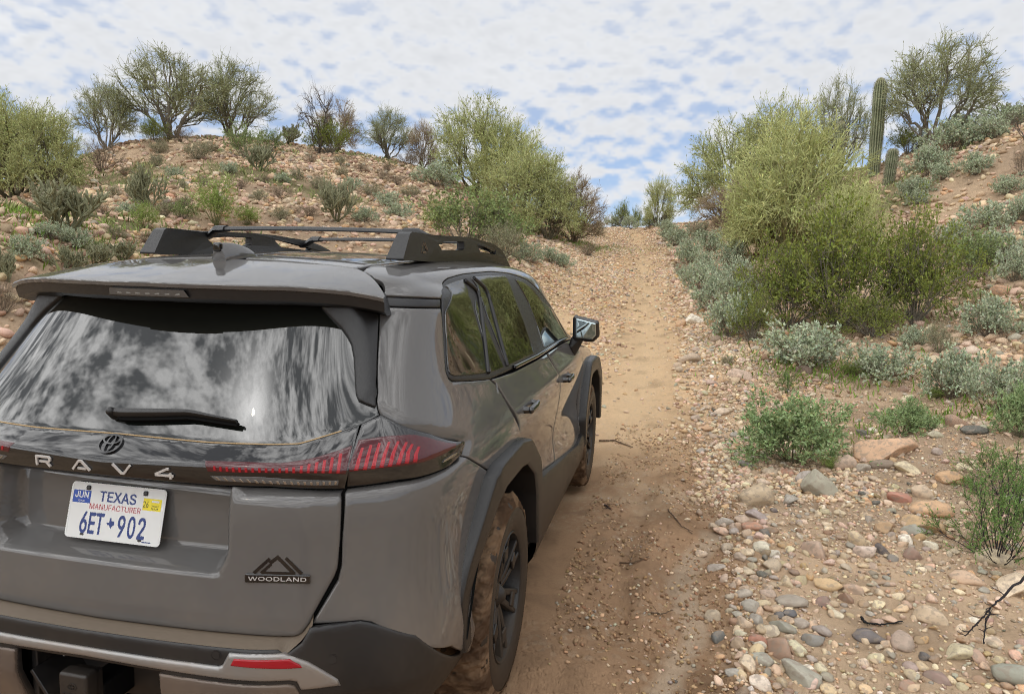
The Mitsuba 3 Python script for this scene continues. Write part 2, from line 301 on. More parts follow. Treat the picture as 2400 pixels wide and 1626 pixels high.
STONES = {lv: [stone_shape(10 * lv + k, lv) for k in range(n)] for lv, n in ((0, 10), (1, 12), (2, 14), (3, 6))}


def rot(a, b, c):
    ca, sa, cb, sb, cc, sc = np.cos(a), np.sin(a), np.cos(b), np.sin(b), np.cos(c), np.sin(c)
    return np.array([[ca, -sa, 0], [sa, ca, 0], [0, 0, 1]]) @ np.array([[cb, 0, sb], [0, 1, 0], [-sb, 0, cb]]) @ np.array([[1, 0, 0], [0, cc, -sc], [0, sc, cc]])


def tint(colour, rng, v):
    c = np.array(PALETTE[colour]) * [1.12, 1.07, .96] * rng.uniform(.85, 1.15) * (1 + rng.normal(0, .035, 3))
    f = meshkit.fbm(v * 5 + rng.uniform(0, 50), 3) - .5
    return np.clip(c * (1 + .55 * f)[:, None], .02, .85)


def put_stone(key, x, y, w, l, h, az, colour, label, group, seed, sink=.36):
    rng = np.random.default_rng(seed)
    v, f = STONES[3 if max(w, l) > .2 else 2][seed % (6 if max(w, l) > .2 else 14)]
    q = (v * [w, l, h]) @ rot(az, rng.normal(0, .10), rng.normal(0, .10)).T
    z = float(height(np.array([x]), np.array([y]))[0])
    q = q + [x, y, z + h * (.5 - sink)]
    scene[key] = mikit.ply((q, f), 'mat_stone', smooth=True, color=tint(colour, rng, v))
    labels[key] = {'label': label, 'category': 'stone', **({'group': group} if group else {})}


def numbered(name):
    key, k = name, 0
    while key in scene or any(key + '__' == q[:len(key) + 2] for q in ()):
        k += 1
        key = f'{name}_{k:03d}'
    return key


def build_named_stones():
    for i, (x, y, w, l, h, az, colour, label) in enumerate(NAMED_STONES):
        put_stone(numbered('boulder' if max(w, l) > .2 else 'cobble'), x, y, w, l, h, az, colour, label, None, 300 + i)


def build_scattered_stones():
    rng = np.random.default_rng(11)
    taken = [(s[0], s[1], max(s[2], s[3]) * .5) for s in NAMED_STONES]
    zones = (('row', 'in the stone row beside the wheel rut', 78, ('grey', 'tan', 'tan', 'pink', 'cream', 'brown', 'dark', 'grey')),
             ('field', 'on the gravel flat right of the stone row', 82, ('tan', 'orange', 'grey', 'brown', 'cream', 'tan', 'pink')),
             ('bank', 'on the stony road edge before the shrubs', 66, ('tan', 'orange', 'pink', 'grey', 'cream')))
    for zone, place, count, colours in zones:
        made = tries = 0
        while made < count and tries < 8000:
            tries += 1
            if zone == 'row':
                y = rng.uniform(.75, 3.1)
                x = np.interp(y, [.7, 1.2, 1.8, 2.4, 3.1], [1.90, 1.93, 1.96, 1.97, 1.95]) + rng.normal(0, .085)
                w = rng.uniform(.045, .105)
            elif zone == 'field':
                y, x = rng.uniform(.8, 5.2), rng.uniform(2.05, 4.2)
                w = .04 + .09 * rng.uniform() ** 2.2
                if x > 1.2 + .72 * (y + 1.7):
                    continue
            else:
                y = rng.uniform(4.6, 9.2)
                x = np.interp(y, [4.6, 6, 9.2], [2.1, 2.2, 2.0]) + rng.normal(0, .42)
                w = .06 + .10 * rng.uniform() ** 2
                if x < 1.55:
                    continue
            if any((x - a) ** 2 + (y - b) ** 2 < (r + w * .42) ** 2 for a, b, r in taken):
                continue
            taken.append((x, y, w * .42))
            colour = colours[rng.integers(len(colours))]
            size = 'small' if w < .075 else 'large'
            put_stone(numbered('cobble'), x, y, w, w * rng.uniform(.65, 1.1), w * rng.uniform(.45, .75), rng.uniform(0, 6.28), colour, f'{size} {colour} cobble {place}', f'{size} {colour} cobbles {place}', int(1000 + made * 7 + len(taken)), .32)
            made += 1


def scatter(key, x, y, size, colours, weights, level, label, seed, sink=.3, flat=.62):
    """Many stones as one mesh of all its pieces."""
    rng = np.random.default_rng(seed)
    n = len(x)
    z = height(x, y)
    which = rng.integers(0, len(STONES[level]), n)
    cols = np.array([PALETTE[c] for c in colours])[rng.choice(len(colours), n, p=np.array(weights) / np.sum(weights))]
    cols = cols * [1.2, 1.1, .94] * rng.uniform(.75, 1.25, (n, 1)) * (1 + rng.normal(0, .04, (n, 3)))
    V, F, Cc, base = [], [], [], 0
    for k, (v, f) in enumerate(STONES[level]):
        i = np.nonzero(which == k)[0]
        if not len(i):
            continue
        a = rng.uniform(0, 6.28, len(i))
        q = v[None] * (np.stack([np.ones(len(i)), rng.uniform(.6, 1, len(i)), rng.uniform(.75, 1.25, len(i)) * flat], 1) * size[i, None])[:, None]
        tx, ty = rng.normal(0, .22, (2, len(i), 1))
        q[..., 2] += tx * q[..., 0] + ty * q[..., 1]
        ca, sa = np.cos(a)[:, None], np.sin(a)[:, None]
        q = np.stack([q[..., 0] * ca - q[..., 1] * sa, q[..., 0] * sa + q[..., 1] * ca, q[..., 2]], -1)
        q += np.stack([x[i], y[i], z[i] + size[i] * flat * (.5 - sink)], 1)[:, None]
        V.append(q.reshape(-1, 3))
        F.append((f[None] + (np.arange(len(i)) * len(v))[:, None, None]).reshape(-1, 3) + base)
        base += len(i) * len(v)
        Cc.append(np.repeat(cols[i], len(v), 0))
    scene[key] = mikit.ply((np.vstack(V), np.vstack(F)), 'mat_stone' if level else 'mat_vertex', smooth=True, color=np.clip(np.vstack(Cc), .02, .8))
    labels[key] = {'label': label, 'category': 'stones', 'kind': 'stuff'}


def build_loose_stones():
    rng = np.random.default_rng(21)
    hues, wts = ('tan', 'pink', 'grey', 'cream', 'brown', 'orange', 'white', 'blue-grey', 'dark'), (7, 4, 2.4, 2.6, 2.2, 2.4, .7, .4, .3)
    # fist-sized and smaller, right of the track
    n = 11000
    y = rng.uniform(.5, 9.5, n * 4) ** 1.0
    x = rng.uniform(1.6, 9, n * 4)
    edge = np.interp(y, [.5, 3, 5, 9.5], [1.80, 1.80, 1.75, 1.65])
    w = np.where(x < edge, .10, 1.0) * (x < 1.9 + .95 * (y + 1.65)) * (.35 + 1.5 * np.clip(fb(x, y, .9, 3, 51) + .25, 0, .8)) * np.where(x > 3.2, .7, 1) * np.where(np.abs(x - edge) < .35, 1.9, 1)
    k = rng.uniform(size=len(x)) < np.clip(w / 1.0, 0, 1)
    x, y = x[k][:n], y[k][:n]
    scatter('loose_pebbles', x, y, 0.018 + .050 * rng.uniform(size=len(x)) ** 2, hues, wts, 1, 'loose pebbles spread over the gravel right of the track', 22)
    n = 34000
    y = rng.uniform(.3, 10, n * 4)
    x = rng.uniform(1.2, 10, n * 4)
    w = np.where(x < 1.80, .16, 1.0) * (x < 1.8 + .9 * (y + 1.65)) * (.3 + 1.6 * np.clip(fb(x, y, .6, 3, 52) + .2, 0, .8)) / np.maximum(.6, y / 5)
    k = rng.uniform(size=len(x)) < np.clip(w / 1.2, 0, 1)
    x, y = x[k][:n], y[k][:n]
    scatter('fine_gravel', x, y, .008 + .016 * rng.uniform(size=len(x)) ** 1.5, hues, wts, 0, 'fine tan and pink gravel between the larger stones', 23)
    # the track ahead: gravel thrown to the middle and the edges
    n = 44000
    y = 3.5 + 34 * rng.uniform(size=n * 4) ** 1.5
    x = np.interp(y, ROAD_Y, ROAD_X) + rng.uniform(-2.6, 2.6, n * 4)
    off = np.abs(x - np.interp(y, ROAD_Y, ROAD_X))
    sd = x - np.interp(y, ROAD_Y, ROAD_X)
    w = .10 + .9 * np.exp(-((sd + .1) / .40) ** 2) * sstep(5, 8, y) + 1.0 * sstep(.95, 1.35, sd) + 1.1 * sstep(-.5, -1.0, sd) * sstep(6, 8, y) + 0.5 * sstep(7, 13, y)
    w *= (.35 + 1.6 * np.clip(fb(x, y, .9, 3, 53) + .2, 0, .8)) * (1 - .75 * np.exp(-((sd - .72) / .27) ** 2))
    k = (rng.uniform(size=len(x)) < np.clip(w / 1.4, 0, 1)) & ~((np.abs(x) < 1.15) & (y < 5)) & ((y > 5) | (x > 1.7))
    x, y = x[k][:n], y[k][:n]
    scatter('track_gravel', x, y, (.022 + .05 * rng.uniform(size=len(x)) ** 2) * np.interp(y, [3, 12, 40], [.75, 1.2, 1.7]), hues, (7, 5, .8, 2.5, 2.5, 2.6, .3, .2, .1), 0, 'rounded gravel along the middle and edges of the dirt track', 24)
    # clods in the mud beside the car
    n = 7000
    y = rng.uniform(.4, 5.5, n * 3)
    x = rng.uniform(.98, 1.95, n * 3)
    k = rng.uniform(size=len(x)) < np.clip(.15 + 2.2 * (fb(x, y, .35, 3, 57) + .12), 0, 1)
    x, y = x[k][:n], y[k][:n]
    scatter('mud_clods', x, y, .005 + .020 * rng.uniform(size=len(x)) ** 2.5, ('mud', 'dry mud', 'pink', 'grey'), (6, 4, .8, .5), 0, 'small brown clods and grit pressed into the mud beside the car', 26)
    # cobbles over both hills
    n = 56000
    r = 4.2 + 34 * rng.uniform(size=n * 3) ** .85
    a = rng.uniform(-72, 52, n * 3) * np.pi / 180 - .21
    x, y = CAM[0] + r * np.sin(a), CAM[1] + r * np.cos(a)
    rm = road_mask(x, y)
    hz = height(x, y)
    w = (1 - rm) * sstep(.2, .9, hz) * (.30 + 2.0 * np.clip(fb(x, y, 2.3, 4, 54) + .22, 0, .8)) * (1 - .75 * sstep(.10, .22, fb(x, y, 2.2, 4, 21)))
    k = rng.uniform(size=len(x)) < np.clip(w / 1.25, 0, 1)
    x, y = x[k][:n], y[k][:n]
    s = (.05 + .13 * rng.uniform(size=len(x)) ** 2.2) * np.interp(np.hypot(x - CAM[0], y - CAM[1]), [6, 14, 30], [.75, 1.0, 1.3])
    scatter('hillside_cobbles', x, y, s, ('tan', 'pink', 'cream', 'brown', 'orange', 'grey'), (6, 6, 1.2, 3.2, 1.2, 1.2), 0, 'pinkish tan cobbles covering the slopes of both hills', 25)


build_named_stones()
build_scattered_stones()
build_loose_stones()
# ------------------------------------------------------------------ plants: every plant is a skeleton of tapering stems (trunk) and its leaves or fine twigs (crown)


def unit(v):
    return v / np.maximum(np.linalg.norm(v, axis=-1, keepdims=True), 1e-9)


def grow(P0, D0, L, k, wob, up, rng):
    """n stems of k steps from the points P0 in the directions D0; up bends them towards the sky or the ground."""
    n = len(P0)
    P = [P0]
    D = D0
    for _ in range(k):
        D = unit(D + rng.normal(0, wob, (n, 3)) + np.array([0, 0, 1.]) * np.broadcast_to(up, n)[:, None])
        P.append(P[-1] + D * (np.broadcast_to(L, n) / k)[:, None])
    return np.stack(P, 1)


def shoots(P, per, t0, t1, spread, rng):
    """Starting points, directions and places along the parent for per side shoots on every stem."""
    n, k, _ = P.shape
    i = np.repeat(np.arange(n), per)
    t = rng.uniform(t0, t1, len(i))
    s = t * (k - 1)
    j = np.minimum(s.astype(int), k - 2)
    f = (s - j)[:, None]
    A, B = P[i, j], P[i, j + 1]
    r = unit(rng.normal(size=(len(i), 3)))
    return A * (1 - f) + B * f, unit(unit(B - A) + r * spread), t, i


def tubes(P, R, sides, colour, rng, vary=.2):
    n, k, _ = P.shape
    t = unit(np.gradient(P, axis=1))
    a = np.where(np.abs(t[..., 2:]) < .9, [0, 0, 1.], [1., 0, 0])
    x = unit(np.cross(t, a))
    y = np.cross(t, x)
    an = np.arange(sides) * 2 * np.pi / sides
    V = P[:, :, None] + (x[:, :, None] * np.cos(an)[:, None] + y[:, :, None] * np.sin(an)[:, None]) * np.broadcast_to(R, (n, k))[:, :, None, None]
    i = np.arange(k - 1)[:, None] * sides
    j = np.arange(sides)[None]
    q = np.stack([i + j, i + (j + 1) % sides, i + sides + (j + 1) % sides, i + sides + j], -1).reshape(-1, 4)
    f = np.vstack([q[:, [0, 1, 2]], q[:, [0, 2, 3]]])
    F = (f[None] + (np.arange(n) * k * sides)[:, None, None]).reshape(-1, 3)
    c = np.asarray(colour) * rng.uniform(1 - vary, 1 + vary, (n, 1))
    return V.reshape(-1, 3), F, np.repeat(c, k * sides, 0)


def leaves(P, D, size, width, colour, rng, vary=.3, fold=.25):
    """A folded four-cornered leaf at each point P, pointing along D."""
    n = len(P)
    D = unit(D)
    s = unit(np.cross(D, unit(rng.normal(size=(n, 3)))))
    nn = np.cross(D, s)
    L = (np.broadcast_to(size, n) * rng.uniform(.6, 1.25, n))[:, None]
    W = L * width
    V = np.stack([P, P + D * L * .5 + s * W + nn * W * fold, P + D * L, P + D * L * .5 - s * W + nn * W * fold], 1)
    F = (np.array([[0, 1, 2], [0, 2, 3]])[None] + (np.arange(n) * 4)[:, None, None]).reshape(-1, 3)
    c = np.asarray(colour) * rng.uniform(1 - vary, 1 + vary, (n, 1)) * (1 + rng.normal(0, .05, (n, 3)))
    return V.reshape(-1, 3), F, np.repeat(np.clip(c, .005, .9), 4, 0)


def joined(*ms):
    V, F, Cc, b = [], [], [], 0
    for v, f, c in ms:
        V.append(v)
        F.append(f + b)
        Cc.append(c)
        b += len(v)
    return np.vstack(V), np.vstack(F), np.clip(np.vstack(Cc), .005, .9)


def points_on(P, per, rng, t0=0.1, t1=1.0):
    p, d, _, _ = shoots(P, per, t0, t1, .9, rng)
    return p, d


def parted(X, k, rng):
    """Sorts points into k near groups: the index of each point's group and the groups' middles."""
    c = X[rng.choice(len(X), k, replace=False)]
    for _ in range(7):
        g = np.argmin(((X[:, None] - c[None]) ** 2).sum(-1), 1)
        c = np.array([X[g == i].mean(0) if (g == i).any() else c[i] for i in range(k)])
    return g, c


def bowed(A, B, k, lift, wob, rng):
    """Crooked curves from the points A to the points B, bowed upwards by lift."""
    t = np.linspace(0, 1, k + 1)[None, :, None]
    L = np.linalg.norm(B - A, axis=1)[:, None, None]
    n = rng.normal(size=(len(A), 1, 3)) * wob + np.array([0, 0, 1.]) * lift
    j = rng.normal(size=(len(A), k + 1, 3)) * .028 * np.minimum(t * 6, 1) * (wob > 0)
    return A[:, None] * (1 - t) + B[:, None] * t + L * (n * np.sin(np.pi * t) + j)


def tree(seed, stems=7, base=.30, low=-.25, wide=.62, wood=(.14, .125, .085), twig=(.17, .165, .075), leaf=(.16, .17, .06), twigs=9, leafy=3, shell=.45, sprays=7, fine=.0042, leafsize=.028, up=.03, gaps=.0):
    """A many-stemmed desert tree about one unit tall: limbs fan out from the root into a loose dome of fine twigs and tiny leaves."""
    rng = np.random.default_rng(seed)
    n = stems * 7 * sprays
    d = unit(rng.normal(size=(n * 4, 3)))
    d = d[d[:, 2] > low][:n]
    r = (shell + (1 - shell) * rng.uniform(size=len(d)) ** .6) * (1 + .22 * (meshkit.fbm(d * 2.3 + seed, 3) - .5))
    X = d * r[:, None] * [wide, wide, 1 - base] + [0, 0, base]
    if gaps:
        X = X[meshkit.fbm(X * 3.1 + seed * 2, 3) > gaps]
    X[:, 2] = np.maximum(X[:, 2], .05)
    g, c = parted(X, stems, rng)
    a = np.arctan2(c[:, 1], c[:, 0])
    root = np.stack([np.cos(a), np.sin(a), 0 * a], 1) * .022
    P = bowed(root, c * [.8, .8, .88], 8, .02, .10, rng)
    m = [tubes(P, np.linspace(.020, .007, 9)[None] * rng.uniform(.75, 1.1, (stems, 1)), 6, wood, rng)]
    c3, c4 = [], []
    for i in range(stems):
        Y = X[g == i]
        if len(Y) < 2:
            continue
        k = max(2, min(len(Y) - 1, int(len(Y) / sprays + .5)))
        h, e = parted(Y, k, rng)
        t = rng.uniform(.30, .95, k) * 8
        j = np.minimum(t.astype(int), 7)
        A = P[i, j] + (P[i, j + 1] - P[i, j]) * (t - j)[:, None]
        P2 = bowed(A, e, 6, .04, .12, rng)
        m.append(tubes(P2, np.linspace(.0085, .0036, 7), 5, wood, rng))
        t = rng.uniform(.15, 1, len(Y)) * 6
        j = np.minimum(t.astype(int), 5)
        A = P2[h, j] + (P2[h, j + 1] - P2[h, j]) * (t - j)[:, None]
        c3.append(bowed(A, Y, 4, .03, .14, rng))
    P3 = np.concatenate(c3)
    cr = [tubes(P3, np.linspace(.0044, .0022, 5), 3, np.array(twig) * .9, rng)]
    p, d, t, _ = shoots(P3, twigs, .25, 1, 1.0, rng)
    d = unit(d + unit(p - [0, 0, base * .6]) * .5)
    P4 = grow(p, d, .125 * rng.uniform(.5, 1.4, len(p)), 3, .22, up, rng)
    cr.append(tubes(P4, np.linspace(fine * .55, fine * .28, 4), 3, twig, rng, .3))
    if leafy:
        p, d = points_on(P4, leafy, rng)
        cr.append(leaves(p, d, leafsize, .16, leaf, rng))
    return joined(*m), joined(*cr)


def bush(seed, stems=34, dome=.9, wood=(.20, .18, .145), leaf=(.10, .125, .03), leafsize=.035, leafw=.3, per=3, twigs=5, leafy=4, open_=.75, thick=.006):
    """A rounded shrub about one unit tall and wide: many stems from the root, leafy twigs."""
    rng = np.random.default_rng(seed)
    a = rng.uniform(0, 6.28, stems)
    e = rng.uniform(.05, 1, stems) ** .7 * open_
    D = unit(np.stack([np.cos(a) * e, np.sin(a) * e, 1.05 - e * .8], 1))
    P = grow(np.stack([np.cos(a), np.sin(a), 0 * a], 1) * .03, D, rng.uniform(.6, .95, stems) * dome, 5, .15, .04, rng)
    m = [tubes(P, np.linspace(thick, thick * .45, 6), 4, wood, rng)]
    p, d, t, _ = shoots(P, per, .3, 1, .75, rng)
    P2 = grow(p, d, .30 * rng.uniform(.6, 1.2, len(p)), 4, .2, .08, rng)
    m.append(tubes(P2, np.linspace(thick * .5, thick * .25, 5), 3, np.array(wood) * .95, rng))
    p, d, t, _ = shoots(P2, twigs, .2, 1, .8, rng)
    P3 = grow(p, d, .13 * rng.uniform(.5, 1.3, len(p)), 3, .2, .08, rng)
    c = [tubes(P3, np.linspace(thick * .25, thick * .12, 4), 3, (np.array(wood) + np.array(leaf)) * .5, rng)]
    if leafy:
        p, d = points_on(P3, leafy, rng)
        c.append(leaves(p, d, leafsize, leafw, leaf, rng))
    return joined(*m), joined(*c)


def cholla(seed, arms=9, thick=.030, tone=(.24, .245, .15), tip=(.44, .42, .30)):
    """Staghorn cactus: jointed finger-thick arms forking upwards, bristling with short pale spines."""
    rng = np.random.default_rng(seed)
    a = rng.uniform(0, 6.28, arms)
    e = rng.uniform(.1, 1, arms)
    D = unit(np.stack([np.cos(a) * e, np.sin(a) * e, 1.0 - .45 * e], 1))
    P = grow(np.stack([np.cos(a), np.sin(a), 0 * a], 1) * .03, D, rng.uniform(.4, .6, arms), 5, .14, .05, rng)
    r = np.array([.8, 1, .9, 1, .9, .8])
    m = [tubes(P, r * thick * .75, 6, np.array(tone) * .75, rng)]
    tubes_all = [P]
    for per, L, sp in ((4, .32, .7), (3, .24, .75), (2, .16, .7)):
        p, d, t, _ = shoots(P, per, .35, 1, sp, rng)
        P = grow(p, d, L * rng.uniform(.7, 1.2, len(p)), 4, .12, .16, rng)
        tubes_all.append(P)
        m.append(tubes(P, np.array([.75, 1, .92, 1, .55]) * thick * .62, 6, tone, rng))
    sp = []
    for Q in tubes_all[1:]:
        p, d = points_on(Q, 16, rng, 0, 1)
        o = unit(rng.normal(size=p.shape))
        sp.append(leaves(p + o * thick * .45, o + d * .5, thick * 1.1, .09, tip, rng))
    return joined(*m), joined(*sp)


def rounded(ms, R=.62, C=.46, H=.56):
    """Draws stray stems in, so that the crown ends in a loose dome."""
    out = []
    for v, f, c in ms:
        k = np.maximum(np.linalg.norm((v - [0, 0, C]) / [R, R, H], axis=1), 1e-6)
        lim = np.where(k > .8, .8 + .30 * (1 - np.exp(-(k - .8) / .30)), k)
        out.append(([0, 0, C] + (v - [0, 0, C]) * (lim / k)[:, None], f, c))
    return out


def as_shapes(parts_, mats=('mat_vertex', 'mat_leaf'), q=98.5):
    wide = np.percentile(np.abs(parts_[1][0][:, :2]), q) * 2
    return [mikit.ply((v, f), b, smooth=b == 'mat_vertex', color=c) for (v, f, c), b in zip(parts_, mats)], max(np.percentile(parts_[1][0][:, 2], 99), np.percentile(parts_[0][0][:, 2], 99)), wide


KINDS = {
    'olive': [as_shapes(tree(s, twig=(.37, .38, .18), leaf=(.38, .42, .175), low=-.35, base=.34, gaps=.36), q=97.5) for s in (1, 2)],
    'grey': [as_shapes(tree(s, stems=8, base=.36, low=-.15, shell=.4, leafy=1, twigs=8, wood=(.19, .17, .135), twig=(.30, .31, .18), leaf=(.30, .33, .155), gaps=.42), q=97.5) for s in (3, 4, 31)],
    'verde': [as_shapes(tree(s, stems=9, base=.40, low=-.55, shell=.35, leafy=2, twigs=9, wood=(.28, .265, .13), twig=(.44, .46, .21), leaf=(.47, .50, .21), gaps=.34), q=97.5) for s in (5, 6)],
    'brownish': [as_shapes(tree(s, stems=8, base=.38, low=-.5, leafy=1, twigs=9, wood=(.19, .15, .11), twig=(.32, .25, .175), leaf=(.31, .28, .14), gaps=.38), q=97.5) for s in (7, 30)],
    'bare': [as_shapes(tree(s, stems=5, base=.42, low=-.1, leafy=0, twigs=3, sprays=4, wood=(.10, .085, .072), twig=(.15, .125, .10), gaps=.42), q=98) for s in (8, 9)],
    'creosote': [as_shapes(bush(s, stems=42, leaf=(.205, .24, .058), leafsize=.030, leafw=.24, per=5, twigs=7, leafy=8, wood=(.24, .22, .18))) for s in (10, 11, 12)],
    'leafy': [as_shapes(bush(s, stems=32, leaf=(.245, .305, .125), leafsize=.040, leafw=.28, per=4, twigs=6, leafy=7)) for s in (13, 14)],
    'brittle': [as_shapes(bush(s, stems=36, dome=.85, open_=.95, leaf=(.40, .45, .31), leafsize=.060, leafw=.30, per=4, twigs=5, leafy=6, wood=(.19, .16, .125))) for s in (15, 16, 17)],
    'front': [as_shapes(bush(s, stems=46, dome=.9, open_=.9, leaf=(.28, .37, .175), leafsize=.060, leafw=.20, per=5, twigs=6, leafy=7, wood=(.2, .19, .12), thick=.005)) for s in (18, 19)],
    'dry': [as_shapes(bush(s, stems=40, leaf=(.26, .21, .145), leafsize=.02, leafw=.2, per=5, twigs=6, leafy=2, wood=(.19, .15, .115), thick=.006)) for s in (20, 21)],
    'tuft': [as_shapes(bush(s, stems=60, open_=.8, leaf=(.28, .275, .175), leafsize=.06, leafw=.10, per=4, twigs=4, leafy=4, wood=(.22, .2, .14), thick=.005)) for s in (22, 23)],
    'cholla': [as_shapes(cholla(s)) for s in (24, 25, 26)],
    'thorny': [as_shapes(bush(s, stems=22, dome=1.0, open_=.95, leaf=(.18, .28, .09), leafsize=.024, leafw=.22, per=6, twigs=7, leafy=11, wood=(.05, .045, .046), thick=.007)) for s in (27,)],
    'weeds': [as_shapes(bush(s, stems=60, dome=.9, open_=.6, leaf=(.27, .35, .10), leafsize=.05, leafw=.14, per=3, twigs=5, leafy=5, wood=(.2, .21, .1), thick=.004)) for s in (28, 29)],
}
WORD = dict(olive='tree', grey='tree', verde='tree', brownish='tree', bare='tree', creosote='shrub', leafy='shrub', brittle='shrub', front='shrub', dry='shrub', tuft='shrub', cholla='cactus', thorny='shrub', weeds='plant')
NAME = dict(olive='olive_tree', grey='desert_tree', verde='palo_verde', brownish='brown_tree', bare='dead_tree', creosote='creosote_bush', leafy='green_shrub', brittle='brittlebush', front='brittlebush', dry='dry_shrub', tuft='grass_tuft', cholla='cholla_cactus', thorny='thorny_shrub', weeds='weed_clump')
NAME['olive'] = 'palo_verde'


def plant(kind, x, y, h, w, label, group=None, seed=0):
    rng = np.random.default_rng(700 + seed)
    shapes, top, wide = KINDS[kind][seed % len(KINDS[kind])]
    key = NAME[kind]
    k = 0
    while f'{key}__trunk' in scene:
        k += 1
        key = f'{NAME[kind]}_{k:03d}'
    z = float(height(np.array([x]), np.array([y]))[0]) - .02 * h
    sx = w / wide
    m_ = T().translate([x, y, z]).rotate([0, 0, 1], float(rng.uniform(0, 360))).scale([sx, sx, h / top])
    for n, s in zip(('trunk', 'crown'), shapes):
        scene[f'{key}__{n}'] = {**s, 'to_world': m_}
    labels[key] = {'label': label, 'category': WORD[kind], **({'group': group} if group else {})}


def saguaro(x, y, h, r, label, seed, ribs=15, tilt=(0, 0)):
    key = numbered('saguaro_cactus')
    k = 0
    while f'{key}__column' in scene:
        k += 1
        key = f'saguaro_cactus_{k:03d}'
    rng = np.random.default_rng(seed)
    rows, cols = 90, ribs * 8
    t = np.linspace(0, 1, rows) ** .9
    prof = np.interp(t, [0, .15, .5, .85, .93, .97, .99, 1], [.80, .86, .98, .97, .86, .62, .36, .02])
    a = np.arange(cols) * 2 * np.pi / cols
    wav = np.abs(np.sin(a * ribs / 2))
    rib = .80 + .20 * (1 - wav ** 1.0) ** .0 * wav ** .7
    v, c = [], []
    for ti, pi_ in zip(t, prof):
        rr = r * pi_ * (1 + .03 * np.sin(ti * 14 + seed)) * rib
        v.append(np.stack([rr * np.cos(a) + tilt[0] * ti * h, rr * np.sin(a) + tilt[1] * ti * h, np.full(cols, ti * h)], 1))
        base = np.array([.225, .25, .155]) * (1 + .18 * np.sin(ti * 23 + seed))
        top = np.array([.36, .34, .22])
        cc = base + (top - base) * np.clip((ti - .9) / .1, 0, 1) * .9
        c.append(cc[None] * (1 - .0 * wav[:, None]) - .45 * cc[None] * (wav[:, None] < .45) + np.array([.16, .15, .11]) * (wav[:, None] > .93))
    V = np.array(v)
    i = (np.arange(rows - 1)[:, None] * cols + np.arange(cols)[None]).ravel()
    j = (np.arange(rows - 1)[:, None] * cols + (np.arange(cols)[None] + 1) % cols).ravel()
    F = np.vstack([np.stack([i, j, j + cols], 1), np.stack([i, j + cols, i + cols], 1)])
    z = float(height(np.array([x]), np.array([y]))[0]) - .05
    scene[f'{key}__column'] = mikit.ply((V.reshape(-1, 3) + [x, y, z], F), 'mat_vertex', smooth=True, color=np.clip(np.array(c).reshape(-1, 3), .01, .8))
    # spines along the ribs
    n = 2600
    ti = rng.integers(2, rows - 1, n)
    ri = rng.integers(0, ribs, n)
    aj = ((ri + .5) * 8 + rng.integers(-1, 2, n)).astype(int) % cols
    P = V[ti, aj] + [x, y, z]
    o = np.stack([np.cos(a[aj]), np.sin(a[aj]), rng.uniform(-.5, .5, n)], 1)
    lv = leaves(P, o + rng.normal(0, .4, (n, 3)), .045, .10, (.36, .33, .25), rng)
    scene[f'{key}__spines'] = mikit.ply(lv[:2], 'mat_leaf', color=lv[2])
    labels[key] = {'label': label, 'category': 'cactus'}


